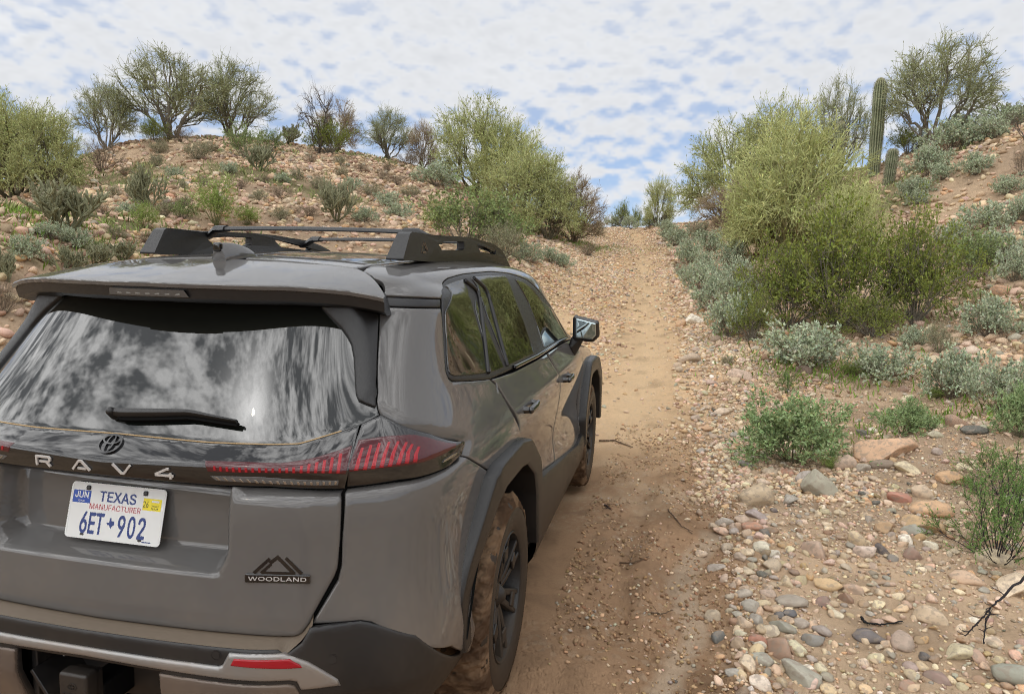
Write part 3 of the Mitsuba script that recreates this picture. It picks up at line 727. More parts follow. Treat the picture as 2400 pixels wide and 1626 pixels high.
PLANTS = [
    ('grey', -14.47, 19.21, 2.62, 3.32, 'broad grey-twigged tree, left of the pair on the left hill crest', ''),
    ('grey', -13.46, 20.9, 2.63, 2.62, 'round grey-twigged tree, right of the pair on the left hill crest', ''),
    ('grey', -15.77, 17.91, 2.02, 1.7, 'slender lone tree left of the pair on the left hill crest', ''),
    ('olive', -13.14, 12.07, 2.18, 2.68, 'large olive tree at the left edge of the view', ''),
    ('olive', -11.84, 11.74, 1.85, 1.43, 'olive tree with bare top beside the large one at the left edge', ''),
    ('verde', -16.93, 15.29, 2.51, 1.84, 'yellowish tree farthest left behind the large olive one', ''),
    ('dry', -13.54, 15.17, 0.96, 1.17, 'reddish brown shrub below the slender lone tree', ''),
    ('creosote', -14.2, 18.04, 0.77, 1.01, 'dark green bush under the left tree of the crest pair', ''),
    ('dry', -13.49, 18.32, 0.47, 0.94, 'low grey shrub right of the dark green bush under the crest pair', ''),
    ('leafy', -10.49, 16.97, 0.98, 1.17, 'bright green bush in front of the right tree of the crest pair', ''),
    ('leafy', -10.76, 18.79, 0.71, 1.01, 'smaller bright green bush right of the one before the crest pair', ''),
    ('cholla', -8.95, 15.26, 0.68, 0.78, 'pale cactus just below the bright green bushes on the left hill', ''),
    ('cholla', -12.09, 22.26, 0.67, 0.78, 'small cactus on the skyline right of the green bushes', ''),
    ('creosote', -10.27, 21.76, 1.2, 1.81, 'dark green bush under the dead tree on the left skyline', ''),
    ('brownish', -11.37, 24.57, 1.89, 1.6, 'rusty brown shrub rising behind the dead tree on the left skyline', ''),
    ('bare', -10.52, 21.43, 2.28, 1.42, 'dead dark-branched tree on the left skyline', ''),
    ('grey', -9.98, 26.24, 2.02, 2.03, 'grey twiggy shrub on the skyline right of the dead tree', ''),
    ('brownish', -8.4, 25.89, 1.83, 1.21, 'small reddish tree on the skyline beside the large olive thicket', ''),
    ('dry', -8.68, 25.26, 0.59, 1.19, 'dark dead brush pile on the left skyline', ''),
    ('olive', -5.87, 25.02, 3.45, 3.3, 'tall olive tree topping the thicket left of the track', ''),
    ('verde', -4.73, 24.93, 3.17, 2.78, 'yellow-green tree in the middle of the thicket left of the track', ''),
    ('olive', -3.05, 20.45, 2.63, 2.58, 'olive tree right of the yellow-green one in the thicket', ''),
    ('olive', -2.29, 20.1, 2.17, 1.99, 'olive tree with sparse top near the track in the thicket', ''),
    ('brownish', -1.68, 21.21, 2.12, 1.87, 'brownish rounded tree at the track end of the left thicket', ''),
    ('leafy', -2.54, 12.01, 1.18, 2.01, 'pale green bush spreading in front of the left thicket', ''),
    ('leafy', -1.83, 12.22, 1.01, 1.46, 'pale green brush right of the pale green bush, behind the car rail', ''),
    ('weeds', -3.55, 13.57, 0.59, 1.05, 'low green plants at the foot of the pale green bush', ''),
    ('tuft', -1.62, 11.34, 0.7, 0.97, 'grey-green brush above the right roof rail of the car', ''),
    ('brittle', -1.33, 12.15, 0.43, 0.6, 'low grey-green brush right of the roof rail', ''),
    ('brittle', -0.82, 13.33, 0.3, 0.44, 'small grey-green bush among cobbles left of the track', ''),
    ('brittle', -1.08, 13.19, 0.33, 0.45, 'grey-green bush behind the small one among cobbles left of the track', ''),
    ('brittle', -6.68, 22.3, 0.77, 1.65, 'grey-green bush on the slope left of the thicket', ''),
    ('cholla', -5.25, 5.3, 0.6, 0.83, 'big branching cactus on the left slope, the largest of them', ''),
    ('cholla', -6.88, 8.7, 0.64, 0.61, 'branching cactus in the middle of the left slope', ''),
    ('cholla', -4.67, 10.89, 0.76, 0.81, 'branching cactus above the car roof, right part of the left slope', ''),
    ('tuft', -5.77, 12.58, 0.59, 0.42, 'narrow grey shrub behind the cactus above the car roof', ''),
    ('tuft', -6.4, 8.42, 0.3, 0.45, 'grey tuft beside the cactus in the middle of the left slope', ''),
    ('tuft', -9.09, 20.07, 0.37, 0.48, 'small grey tuft high on the left hill below the dead tree', ''),
    ('tuft', -8.09, 18.18, 0.34, 0.43, 'grey tuft just under the highest one on the left hill', ''),
    ('tuft', -7.98, 15.43, 0.31, 0.45, 'grey tuft left of the two high tufts on the left hill', ''),
    ('dry', -6.28, 11.65, 0.29, 0.61, 'brown dead brush in the middle of the left hill', ''),
    ('dry', -7.82, 20.61, 0.43, 0.57, 'small brown shrub on the bare slope left of the thicket', ''),
    ('dry', -5.17, 10.74, 0.25, 0.65, 'low brown brush above the left roof rail', ''),
    ('dry', -8.24, 22.0, 0.31, 0.6, 'tiny dark brush on the slope under the skyline', ''),
    ('tuft', -13.25, 17.01, 0.39, 0.7, 'dull green tuft on the left hill below the crest pair', ''),
    ('tuft', -11.66, 14.9, 0.35, 0.45, 'dull green tuft under the first one below the crest pair', ''),
    ('tuft', -11.09, 15.72, 0.5, 0.88, 'wide dull tuft right of the two below the crest pair', ''),
    ('tuft', -7.67, 10.58, 0.22, 0.25, 'small dry tuft above the bright weeds of the left slope', ''),
    ('weeds', -5.69, 8.7, 0.75, 0.81, 'bright green weed clump in the middle of the left slope', ''),
    ('weeds', -5.44, 9.18, 0.33, 0.51, 'low green weeds behind the left roof rail', ''),
    ('weeds', -6.03, 7.54, 0.39, 0.45, 'green weeds left of the car roof on the left slope', ''),
    ('leafy', -6.14, 8.52, 0.35, 0.49, 'small green bush between the cactus and the bright weeds', ''),
    ('brittle', -4.82, 4.96, 0.22, 0.34, 'grey-green bush under the big branching cactus', ''),
    ('brittle', -4.33, 3.91, 0.23, 0.32, 'dull grey bush at the left edge below the slope', ''),
    ('brittle', -4.88, 4.72, 0.19, 0.32, 'grey-green bush left of the big cactus trunk', ''),
    ('tuft', -5.19, 6.02, 0.19, 0.32, 'round grey tuft right of the big branching cactus', ''),
    ('leafy', -4.73, 5.06, 0.19, 0.36, 'light green plant above the row of pale cacti', ''),
    ('cholla', -4.3, 4.3, 0.25, 0.36, 'leftmost of the pale cacti behind the car roof', ''),
    ('cholla', -4.42, 4.8, 0.24, 0.39, 'middle one of the pale cacti behind the car roof', ''),
    ('cholla', -4.63, 5.48, 0.23, 0.35, 'rightmost of the pale cacti behind the car roof', ''),
    ('cholla', -3.98, 3.39, 0.28, 0.26, 'pale cactus at the left edge above the car corner', ''),
    ('dry', -3.58, 2.96, 0.3, 0.27, 'tawny brush at the left edge beside the car', ''),
    ('dry', -5.05, 6.41, 0.23, 0.45, 'thin brown twigs behind the left roof rail', ''),
    ('olive', 0.64, 33.04, 2.3, 1.43, 'small olive tree on the skyline at the end of the track', ''),
    ('creosote', -1.43, 37.94, 1.4, 0.99, 'dark round juniper-like bush at the end of the track', ''),
    ('creosote', -0.6, 37.36, 1.13, 0.69, 'smaller dark bush right of the dark round one at the track end', ''),
    ('brittle', -1.89, 38.13, 0.58, 1.07, 'low grey bush left of the dark round bush at the track end', ''),
    ('brittle', -0.85, 35.92, 0.68, 0.89, 'low bush just under the dark round bush at the track end', ''),
    ('brittle', 0.21, 33.59, 0.55, 1.04, 'low bush below the small skyline tree', ''),
    ('brittle', 1.03, 31.12, 0.59, 0.87, 'grey-green bush on the bank at the track end', ''),
    ('olive', 3.12, 24.38, 3.3, 3.23, 'olive tree leaning over the track side of the right thicket', ''),
    ('brownish', 3.06, 21.0, 1.6, 2.23, 'brown twiggy thicket below the leaning olive tree', ''),
    ('olive', 4.39, 22.62, 3.45, 2.56, 'olive tree behind the large yellow palo verde', ''),
    ('verde', 4.04, 15.72, 3.07, 2.82, 'large yellow-green palo verde in front of the tall cactus', ''),
    ('verde', 3.46, 15.93, 2.06, 1.92, 'lower yellow-green palo verde left of the large one', ''),
    ('verde', 4.7, 13.4, 1.46, 1.27, 'low yellow-green palo verde right of the large one', ''),
    ('grey', 6.55, 24.93, 3.14, 1.85, 'grey tree behind the mid-height column cactus', ''),
    ('grey', 8.6, 22.03, 2.92, 2.96, 'large bare grey tree on top of the right hill', ''),
    ('creosote', 8.23, 23.0, 0.98, 1.27, 'dark green bush right of the tall column cactus', ''),
    ('creosote', 3.73, 9.1, 1.8, 2.01, 'large dark green creosote bush in the middle of the right side', ''),
    ('creosote', 3.09, 9.25, 1.34, 1.44, 'dark green creosote bush left of the largest one', ''),
    ('creosote', 4.6, 8.89, 1.55, 1.35, 'dark green creosote bush right of the largest one', ''),
    ('creosote', 2.52, 8.55, 0.73, 0.68, 'small creosote bush by the track left of the large ones', ''),
    ('creosote', 4.0, 8.58, 0.65, 1.04, 'low creosote branches before the largest bush', ''),
    ('leafy', 5.82, 10.44, 0.8, 0.99, 'light green bush right of the creosote bushes on the slope', ''),
    ('brittle', 9.75, 20.18, 0.56, 1.27, 'grey-green brittlebush on the right hill slope, topmost counting down from the skyline', 'brittlebushes on the stony upper slope of the right hill'),
    ('brittle', 9.37, 21.94, 0.51, 1.01, 'grey-green brittlebush on the right hill slope, second counting down from the skyline', 'brittlebushes on the stony upper slope of the right hill'),
    ('brittle', 9.05, 19.31, 0.57, 0.95, 'grey-green brittlebush on the right hill slope, third counting down from the skyline', 'brittlebushes on the stony upper slope of the right hill'),
    ('brittle', 8.37, 19.77, 0.82, 1.61, 'grey-green brittlebush on the right hill slope, fourth counting down from the skyline', 'brittlebushes on the stony upper slope of the right hill'),
    ('brittle', 7.41, 18.23, 0.73, 1.02, 'grey-green brittlebush on the right hill slope, fifth counting down from the skyline', 'brittlebushes on the stony upper slope of the right hill'),
    ('brittle', 7.85, 16.52, 0.52, 0.7, 'grey-green brittlebush on the right hill slope, sixth counting down from the skyline', 'brittlebushes on the stony upper slope of the right hill'),
    ('brittle', 7.42, 17.24, 0.38, 0.61, 'grey-green brittlebush on the right hill slope, seventh counting down from the skyline', 'brittlebushes on the stony upper slope of the right hill'),
    ('brittle', 6.84, 16.89, 0.39, 0.66, 'grey-green brittlebush on the right hill slope, eighth counting down from the skyline', 'brittlebushes on the stony upper slope of the right hill'),
    ('brittle', 7.81, 14.73, 0.4, 0.59, 'grey-green brittlebush on the right hill slope, ninth counting down from the skyline', 'brittlebushes on the stony upper slope of the right hill'),
    ('brittle', 6.74, 17.37, 0.38, 0.52, 'grey-green brittlebush on the right hill slope, tenth counting down from the skyline', 'brittlebushes on the stony upper slope of the right hill'),
    ('brittle', 6.59, 16.07, 0.36, 0.58, 'grey-green brittlebush on the right hill slope, eleventh counting down from the skyline', 'brittlebushes on the stony upper slope of the right hill'),
    ('brittle', 7.31, 12.72, 0.51, 0.46, 'grey-green brittlebush on the right hill slope, twelfth counting down from the skyline', 'brittlebushes on the stony upper slope of the right hill'),
    ('brittle', 6.79, 12.84, 0.53, 0.98, 'grey-green brittlebush on the right hill slope, thirteenth counting down from the skyline', 'brittlebushes on the stony upper slope of the right hill'),
    ('brittle', 6.19, 12.56, 0.46, 0.62, 'grey-green brittlebush on the right hill slope, fourteenth counting down from the skyline', 'brittlebushes on the stony upper slope of the right hill'),
    ('brittle', 6.22, 10.94, 0.59, 0.78, 'grey-green brittlebush on the right hill slope, fifteenth counting down from the skyline', 'brittlebushes on the stony upper slope of the right hill'),
    ('brittle', 6.09, 9.81, 0.47, 0.52, 'grey-green brittlebush on the right hill slope, sixteenth counting down from the skyline', 'brittlebushes on the stony upper slope of the right hill'),
    ('dry', -11.68, 13.83, 0.26, 0.43, 'small brown dead shrub among the cobbles of the left hillside', 'dead shrubs on the left hillside'),
    ('tuft', -11.59, 17.11, 0.31, 0.57, 'dull grey-green tuft among the cobbles of the left hillside', 'tufts on the left hillside'),
    ('brittle', -9.07, 14.16, 0.28, 0.42, 'dull grey-green tuft among the cobbles of the left hillside', 'tufts on the left hillside'),
    ('dry', -7.58, 12.31, 0.29, 0.47, 'small brown dead shrub among the cobbles of the left hillside', 'dead shrubs on the left hillside'),
    ('tuft', -6.25, 10.89, 0.25, 0.46, 'dull grey-green tuft among the cobbles of the left hillside', 'tufts on the left hillside'),
    ('brittle', -7.91, 14.57, 0.24, 0.43, 'dull grey-green tuft among the cobbles of the left hillside', 'tufts on the left hillside'),
    ('dry', -9.42, 18.83, 0.33, 0.53, 'small brown dead shrub among the cobbles of the left hillside', 'dead shrubs on the left hillside'),
    ('tuft', -7.33, 15.22, 0.34, 0.55, 'dull grey-green tuft among the cobbles of the left hillside', 'tufts on the left hillside'),
    ('brittle', -6.93, 16.39, 0.31, 0.52, 'dull grey-green tuft among the cobbles of the left hillside', 'tufts on the left hillside'),
    ('dry', -8.57, 20.59, 0.32, 0.57, 'small brown dead shrub among the cobbles of the left hillside', 'dead shrubs on the left hillside'),
    ('tuft', -6.38, 16.43, 0.4, 0.69, 'dull grey-green tuft among the cobbles of the left hillside', 'tufts on the left hillside'),
    ('brittle', -5.75, 15.94, 0.39, 0.67, 'dull grey-green tuft among the cobbles of the left hillside', 'tufts on the left hillside'),
    ('dry', -7.34, 20.55, 0.37, 0.7, 'small brown dead shrub among the cobbles of the left hillside', 'dead shrubs on the left hillside'),
    ('tuft', -6.06, 18.33, 0.39, 0.76, 'dull grey-green tuft among the cobbles of the left hillside', 'tufts on the left hillside'),
    ('brittle', -10.12, 13.55, 0.27, 0.47, 'dull grey-green tuft among the cobbles of the left hillside', 'tufts on the left hillside'),
    ('dry', -8.24, 10.16, 0.23, 0.37, 'small brown dead shrub among the cobbles of the left hillside', 'dead shrubs on the left hillside'),
    ('tuft', -8.32, 9.59, 0.24, 0.35, 'dull grey-green tuft among the cobbles of the left hillside', 'tufts on the left hillside'),
    ('brittle', -6.87, 8.19, 0.21, 0.38, 'dull grey-green tuft among the cobbles of the left hillside', 'tufts on the left hillside'),
    ('dry', -6.53, 9.09, 0.21, 0.37, 'small brown dead shrub among the cobbles of the left hillside', 'dead shrubs on the left hillside'),
    ('tuft', -5.34, 10.1, 0.25, 0.47, 'dull grey-green tuft among the cobbles of the left hillside', 'tufts on the left hillside'),
    ('brittle', -4.35, 11.44, 0.29, 0.51, 'dull grey-green tuft among the cobbles of the left hillside', 'tufts on the left hillside'),
    ('dry', -7.94, 13.83, 0.21, 0.37, 'small brown dead shrub among the cobbles of the left hillside', 'dead shrubs on the left hillside'),
    ('tuft', -7.94, 11.56, 0.22, 0.36, 'dull grey-green tuft among the cobbles of the left hillside', 'tufts on the left hillside'),
    ('brittle', -4.94, 14.65, 0.36, 0.73, 'dull grey-green tuft among the cobbles of the left hillside', 'tufts on the left hillside'),
    ('dry', -6.83, 7.65, 0.2, 0.36, 'small brown dead shrub among the cobbles of the left hillside', 'dead shrubs on the left hillside'),
    ('brittle', 2.23, 8.77, 0.61, 0.68, 'grey-green brittlebush lining the right edge of the track, nearest counting away from the viewer', 'brittlebushes along the right edge of the track'),
    ('brittle', 2.13, 10.63, 0.59, 0.72, 'grey-green brittlebush lining the right edge of the track, second counting away from the viewer', 'brittlebushes along the right edge of the track'),
    ('brittle', 2.61, 10.63, 0.51, 0.64, 'grey-green brittlebush lining the right edge of the track, third counting away from the viewer', 'brittlebushes along the right edge of the track'),
    ('brittle', 1.99, 12.85, 0.61, 0.78, 'grey-green brittlebush lining the right edge of the track, fourth counting away from the viewer', 'brittlebushes along the right edge of the track'),
    ('brittle', 2.36, 12.55, 0.42, 0.58, 'grey-green brittlebush lining the right edge of the track, fifth counting away from the viewer', 'brittlebushes along the right edge of the track'),
    ('brittle', 2.68, 12.67, 0.51, 0.66, 'grey-green brittlebush lining the right edge of the track, sixth counting away from the viewer', 'brittlebushes along the right edge of the track'),
    ('brittle', 1.74, 14.36, 0.38, 0.47, 'grey-green brittlebush lining the right edge of the track, seventh counting away from the viewer', 'brittlebushes along the right edge of the track'),
    ('brittle', 2.14, 15.59, 0.51, 0.61, 'grey-green brittlebush lining the right edge of the track, eighth counting away from the viewer', 'brittlebushes along the right edge of the track'),
    ('brittle', 2.76, 15.86, 0.62, 0.71, 'grey-green brittlebush lining the right edge of the track, ninth counting away from the viewer', 'brittlebushes along the right edge of the track'),
    ('brittle', 1.81, 18.21, 0.69, 0.82, 'grey-green brittlebush lining the right edge of the track, tenth counting away from the viewer', 'brittlebushes along the right edge of the track'),
    ('brittle', 2.39, 19.03, 0.59, 0.94, 'grey-green brittlebush lining the right edge of the track, eleventh counting away from the viewer', 'brittlebushes along the right edge of the track'),
    ('brittle', 1.54, 21.2, 0.58, 0.81, 'grey-green brittlebush lining the right edge of the track, twelfth counting away from the viewer', 'brittlebushes along the right edge of the track'),
    ('brittle', 1.23, 22.96, 0.44, 0.7, 'grey-green brittlebush lining the right edge of the track, thirteenth counting away from the viewer', 'brittlebushes along the right edge of the track'),
    ('brittle', 2.1, 22.05, 0.56, 0.76, 'grey-green brittlebush lining the right edge of the track, fourteenth counting away from the viewer', 'brittlebushes along the right edge of the track'),
    ('dry', 1.6, 15.12, 0.36, 0.49, 'dark brown dead shrub among the brittlebushes by the track', ''),
    ('dry', 2.82, 12.34, 0.5, 0.65, 'brown dead brush behind the brittlebush row', ''),
    ('dry', -0.98, 19.27, 0.44, 0.7, 'dry brown brush on the left bank of the track', ''),
    ('tuft', -2.04, 32.39, 0.58, 0.82, 'straw tuft where the left bank meets the track crest', ''),
    ('cholla', 10.1, 20.83, 0.51, 0.83, 'small dark cactus on the right skyline', ''),
    ('bare', 9.11, 17.23, 1.11, 0.89, 'thin bare twigs at the right edge on the skyline', ''),
    ('dry', 8.32, 15.48, 0.65, 0.45, 'dark twiggy shrub at the right edge of the hill', ''),
    ('brittle', 2.96, 7.21, 0.56, 1.05, 'wide grey-green brittlebush before the creosote bushes', ''),
    ('brittle', 3.73, 6.96, 0.4, 0.73, 'grey-green brittlebush right of the wide one', ''),
    ('brittle', 4.16, 6.1, 0.49, 0.6, 'leafy brittlebush on the flat, third from the track', ''),
    ('brittle', 4.28, 5.28, 0.48, 0.57, 'large brittlebush near the right edge with dark stems', ''),
    ('front', 4.09, 4.45, 0.38, 0.4, 'bright green leafy bush at the right edge', ''),
    ('brittle', 5.07, 7.81, 0.48, 0.64, 'pale brittlebush higher up behind the others on the right', ''),
    ('tuft', 4.5, 7.58, 0.37, 0.36, 'grey dry tuft between the brittlebushes on the right', ''),
    ('brittle', 4.35, 7.96, 0.27, 0.37, 'small brittlebush under the creosote on the right', ''),
    ('front', 2.48, 4.45, 0.55, 0.86, 'bright green bushy shrub in the foreground beside the stones', ''),
    ('front', 3.42, 4.94, 0.31, 0.48, 'small leafy shrub with bare stems on the sandy flat', ''),
    ('thorny', 2.7, 6.51, 0.28, 0.24, 'feathery green seedling on the stony bank', ''),
    ('thorny', 3.31, 2.76, 0.59, 0.74, 'dark-twigged thorny bush at the right edge of the foreground', ''),
    ('thorny', 3.64, 3.6, 0.36, 0.55, 'fine pale green wispy bush behind the thorny one', ''),
    ('weeds', 2.7, 4.2, 0.1, 0.17, 'small weeds at the right foot of the bright front shrub', ''),
    ('weeds', 4.05, 6.21, 0.12, 0.26, 'low weeds under the leafy brittlebush', ''),
    ('weeds', 3.47, 7.13, 0.15, 0.35, 'low green weeds between the two nearest brittlebushes', ''),
    ('tuft', 2.13, 7.21, 0.13, 0.21, 'dry grass tuft at the foot of the bank by the track', ''),
]
SAGUAROS = [
    (7.21, 22.68, 2.92, 0.194, 'tall column cactus, the highest of the three on the right hill', 0.0),
    (6.25, 23.02, 2.06, 0.151, 'mid-height column cactus half hidden by the palo verde', 0.0),
    (6.94, 19.91, 1.01, 0.142, 'short stout column cactus right of the tall one', 0.06),
    (0.98, 32.97, 0.65, 0.153, 'small barrel-shaped cactus on the bank at the track end', 0.0),
]
GRASS = [
    (-2.3, 21.35, 2600, 1.1, 0.7, 'bright green grass under the left thicket beside the track'),
    (-5.51, 5.29, 2200, 1.3, 0.9, 'green grass under the olive trees at the left edge'),
    (3.34, 7.2, 900, 0.6, 0.35, 'short green grass below the brittlebushes on the right'),
    (4.16, 5.63, 700, 0.7, 0.3, 'thin grass on the sandy flat at the right'),
]
TWIGS = [
    ([(0.86, 4.93), (1.0, 4.96), (1.17, 4.78)], 0.009, 'dark stick lying on the sand beside the front wheel', 3, (0.1, 0.065, 0.045)),
    ([(1.5, 3.11), (1.58, 2.8), (1.65, 2.75)], 0.005, 'thin brown stick on the mud in the middle of the track', 3, (0.12, 0.085, 0.06)),
    ([(1.25, 2.25), (1.33, 2.21), (1.41, 2.26)], 0.006, 'curved brown twig on the mud right of the rear wheel', 2, (0.15, 0.1, 0.065)),
    ([(1.08, 3.13), (1.13, 3.02)], 0.006, 'short dark twig beneath the front tyre', 3, (0.06, 0.045, 0.04)),
    ([(2.41, 1.91), (2.41, 1.86), (2.48, 1.85), (2.58, 1.9)], 0.006, 'thin black twig lying on the near gravel', 3, (0.03, 0.03, 0.03)),
    ([(3.009, 1.72, 0.379), (2.92, 1.72, 0.26), (2.876, 1.72, 0.204), (2.855, 1.72, 0.127), (2.854, 1.72, 0.026)], 0.006, 'dark bare branch reaching down at the right edge', 9, (0.04, 0.037, 0.04)),
    ([(2.862, 1.72, 0.179), (2.822, 1.72, 0.111), (2.78, 1.72, 0.05)], 0.005, 'thinner dark branch beside the bare one at the right edge', 8, (0.04, 0.037, 0.04)),
    ([(3.49, 5.72), (3.54, 5.59), (3.41, 4.79)], 0.012, 'pale dead stick on the sand before the small leafy shrub', 1, (0.3, 0.24, 0.18)),
    ([(1.82, 2.58), (1.86, 2.45)], 0.006, 'small brown twig on the stony mud edge', 2, (0.12, 0.09, 0.06)),
    ([(1.44, 1.64), (1.48, 1.67), (1.54, 1.76)], 0.005, 'thin twig on the mud in the foreground', 2, (0.13, 0.09, 0.06)),
]
def build_plants():
    for i, (kind, x, y, h, w, label, group) in enumerate(PLANTS):
        plant(kind, x, y, h, w, label, group or None, i)
    for i, (x, y, h, r, label, tx) in enumerate(SAGUAROS):
        saguaro(x, y, h, r, label, 40 + i, tilt=(tx, 0))


def grass_patch(key, x, y, n, rad, label, seed, colour=(.19, .29, .06), blade=.10):
    rng = np.random.default_rng(seed)
    X = rng.normal(0, rad[0], n) + x
    Y = rng.normal(0, rad[1], n) + y
    P = np.stack([X, Y, height(X, Y) - .01], 1)
    D = np.stack([rng.normal(0, .5, n), rng.normal(0, .5, n), np.ones(n)], 1)
    lv = leaves(P, D, blade, .07, colour, rng, .35)
    scene[key] = mikit.ply(lv[:2], 'mat_leaf', color=lv[2])
    labels[key] = {'label': label, 'category': 'grass', 'kind': 'stuff'}


def build_grass():
    for i, (x, y, n, rx, ry, label) in enumerate(GRASS):
        grass_patch('green_grass' if i == 0 else f'green_grass_{i:03d}', x, y, n, (rx, ry), label, 60 + i)
    rng = np.random.default_rng(77)
    n = 26000
    r = 8 + 26 * rng.uniform(size=n * 2)
    a = rng.uniform(-48, 36, n * 2) * np.pi / 180 - .21
    x, y = CAM[0] + r * np.sin(a), CAM[1] + r * np.cos(a)
    g = sstep(.06, .2, fb(x, y, 2.2, 4, 21) + .25 * fb(x, y, .5, 3, 22)) * (1 - road_mask(x, y)) * sstep(.4, 1.2, height(x, y))
    k = rng.uniform(size=len(x)) < g
    x, y = x[k], y[k]
    P = np.stack([x, y, height(x, y) - .01], 1)
    D = np.stack([rng.normal(0, .6, len(x)), rng.normal(0, .6, len(x)), np.ones(len(x))], 1)
    lv = leaves(P, D, .14, .10, (.25, .28, .115), rng, .4)
    scene['ground_cover'] = mikit.ply(lv[:2], 'mat_leaf', color=lv[2])
    labels['ground_cover'] = {'label': 'thin green and straw ground cover in patches over the hillsides', 'category': 'ground cover', 'kind': 'stuff'}


def twig(key, pts, r, label, colour=(.045, .04, .042), side=6, seed=0, lift=.012):
    rng = np.random.default_rng(seed)
    pts = np.asarray(pts, float)
    if pts.shape[1] == 2:
        pts = np.c_[pts, height(pts[:, 0], pts[:, 1]) + lift]
    t = np.linspace(0, len(pts) - 1, 5 * len(pts))
    P = np.stack([np.interp(t, np.arange(len(pts)), pts[:, k]) for k in range(3)], 1) + rng.normal(0, r * .6, (len(t), 3)) * [1, 1, .3]
    m_ = [tubes(P[None], np.linspace(r, r * .45, len(t))[None], 5, colour, rng)]
    if side:
        p, d, _, _ = shoots(P[None], side, .15, 1, .9, rng)
        d[:, 2] = np.abs(d[:, 2]) * .5
        Q = grow(p, d, rng.uniform(3, 12, len(p)) * r, 4, .2, 0, rng)
        m_.append(tubes(Q, np.linspace(r * .4, r * .2, 5), 4, colour, rng))
    v, f, c = joined(*m_)
    scene[key] = mikit.ply((v, f), 'mat_vertex', smooth=True, color=c)
    labels[key] = {'label': label, 'category': 'twig'}


def build_twigs():
    for i, (pts, r, label, side, colour) in enumerate(TWIGS):
        twig('twig' if i == 0 else f'twig_{i:03d}', pts, r, label, colour, side, i)


build_plants()
build_grass()
build_twigs()
# ------------------------------------------------------------------ the car's body surface: a B-spline net, u runs from the middle of the tail round the right rear corner to the nose, v from sill to roof
COLS_Y = [.65, 1.05, 1.6, 2.1, 2.45, 2.8, 3.1, 3.45, 3.85, 4.25, 4.5]


def zroof(y):
    return np.interp(y, [.1, .3, .6, 1.0, 1.6, 1.95, 2.1, 2.45, 2.8, 3.1, 3.45, 3.85, 4.25, 4.5], [1.545, 1.58, 1.622, 1.642, 1.652, 1.65, 1.645, 1.618, 1.53, 1.31, 1.12, 1.07, 1.0, .9])


ROWZ = [.10, .22, .36, .50, .62, .74, .86, .98, 1.06, 1.14, 1.22, 1.30, 1.38, 1.46, 1.52]
ROWW = [.72, .84, .895, .912, .902, .896, .905, .922, .905, .872, .836, .803, .77, .738, .713]
ROWYC = [.02, -.04, -.06, -.07, -.065, -.055, -.045, -.04, -.014, .037, .089, .143, .199, .2565, .301]
ROWBOW = [.19] * 10 + [.20, .215, .235, .25, .26]
ROWR = [.95, .97, .985, .99, .985, .975, .965, .955, .95, .945, .945, .955, .975, 1.0, 1.01]
TAPER = [.985, .995, 1, 1, 1, .998, .994, .985, .97, .90, .74]
ROLL = [(.688, 1.56), (.645, 1.588), (.56, 1.607), (.40, 1.624), (.2, 1.636), (0, 1.64), (-.2, 1.636)]


def body_net():
    rows = []
    for z, w, yc, wr, bow in zip(ROWZ, ROWW, ROWYC, ROWR, ROWBOW):
        k = w * wr / .87
        pts = [(x * k, yc + bow * (.2 * x * x + 4.45 * x ** 6), z) for x in (-.22, 0, .22, .44, .60, .71)]
        b = yc + bow * (.2 * .71 ** 2 + 4.45 * .71 ** 6)
        pts += [(.815 * k, b + .055, z), (.868 * k, b + .20, z)]
        for y, t in zip(COLS_Y, TAPER):
            base = np.interp(y, [2.8, 3.1, 3.45, 3.85, 4.25, 4.5], [1.12, 1.10, 1.045, 1.0, .93, .85])
            z2 = z if z < .86 else .86 + (min(z, 1.12) - .86) * (base - .86) / .26 if base > .86 else min(z, base)
            if z > 1.12:
                z2 = base + (z - 1.12) * min(1, max((zroof(y) - .12 - base) / .40, .03))
            pts.append((w * t, y + (yc + .04 + (bow - .19) * .45) * np.clip(1 - (y - .65) / .9, 0, 1) * .9, z2))
        rows.append(pts)
    top = rows[-1]
    for x, z in ROLL:
        pts = []
        for px, py, pz in top[:8]:
            pts.append((np.sign(px) * min(abs(px), abs(x) * .95) if abs(px) > .01 else 0, max(py, .2) + .02, zroof(max(py, .3)) - (1.64 - z)))
        for y, t in zip(COLS_Y, TAPER):
            pts.append((x * (.975 if y < .7 else 1), y + (.0 if y > .7 else .05), zroof(y) - (1.64 - z)))
        rows.append(pts)
    return np.array(rows).transpose(1, 0, 2)


NET = body_net()
NU, NV = NET.shape[:2]


def _basis(t, n):
    i = np.clip(np.floor(t).astype(int), 1, n - 3)
    f = t - i
    return i, np.stack([(1 - f) ** 3, 3 * f ** 3 - 6 * f ** 2 + 4, -3 * f ** 3 + 3 * f ** 2 + 3 * f + 1, f ** 3], -1) / 6


def S(u, v):
    """Body surface; u below 1 is the mirror image across the middle of the car."""
    u, v = np.asarray(u, float), np.asarray(v, float)
    sx = np.where(u < 1, -1.0, 1.0)
    u = np.clip(np.abs(u - 1) + 1, 1, NU - 2 - 1e-6)
    v = np.clip(v, 1, NV - 2 - 1e-6)
    i, bu = _basis(u, NU)
    j, bv = _basis(v, NV)
    p = sum((bu[..., a] * bv[..., b])[..., None] * NET[i - 1 + a, j - 1 + b] for a in range(4) for b in range(4))
    return p * np.stack([sx, 1 + 0 * sx, 1 + 0 * sx], -1)


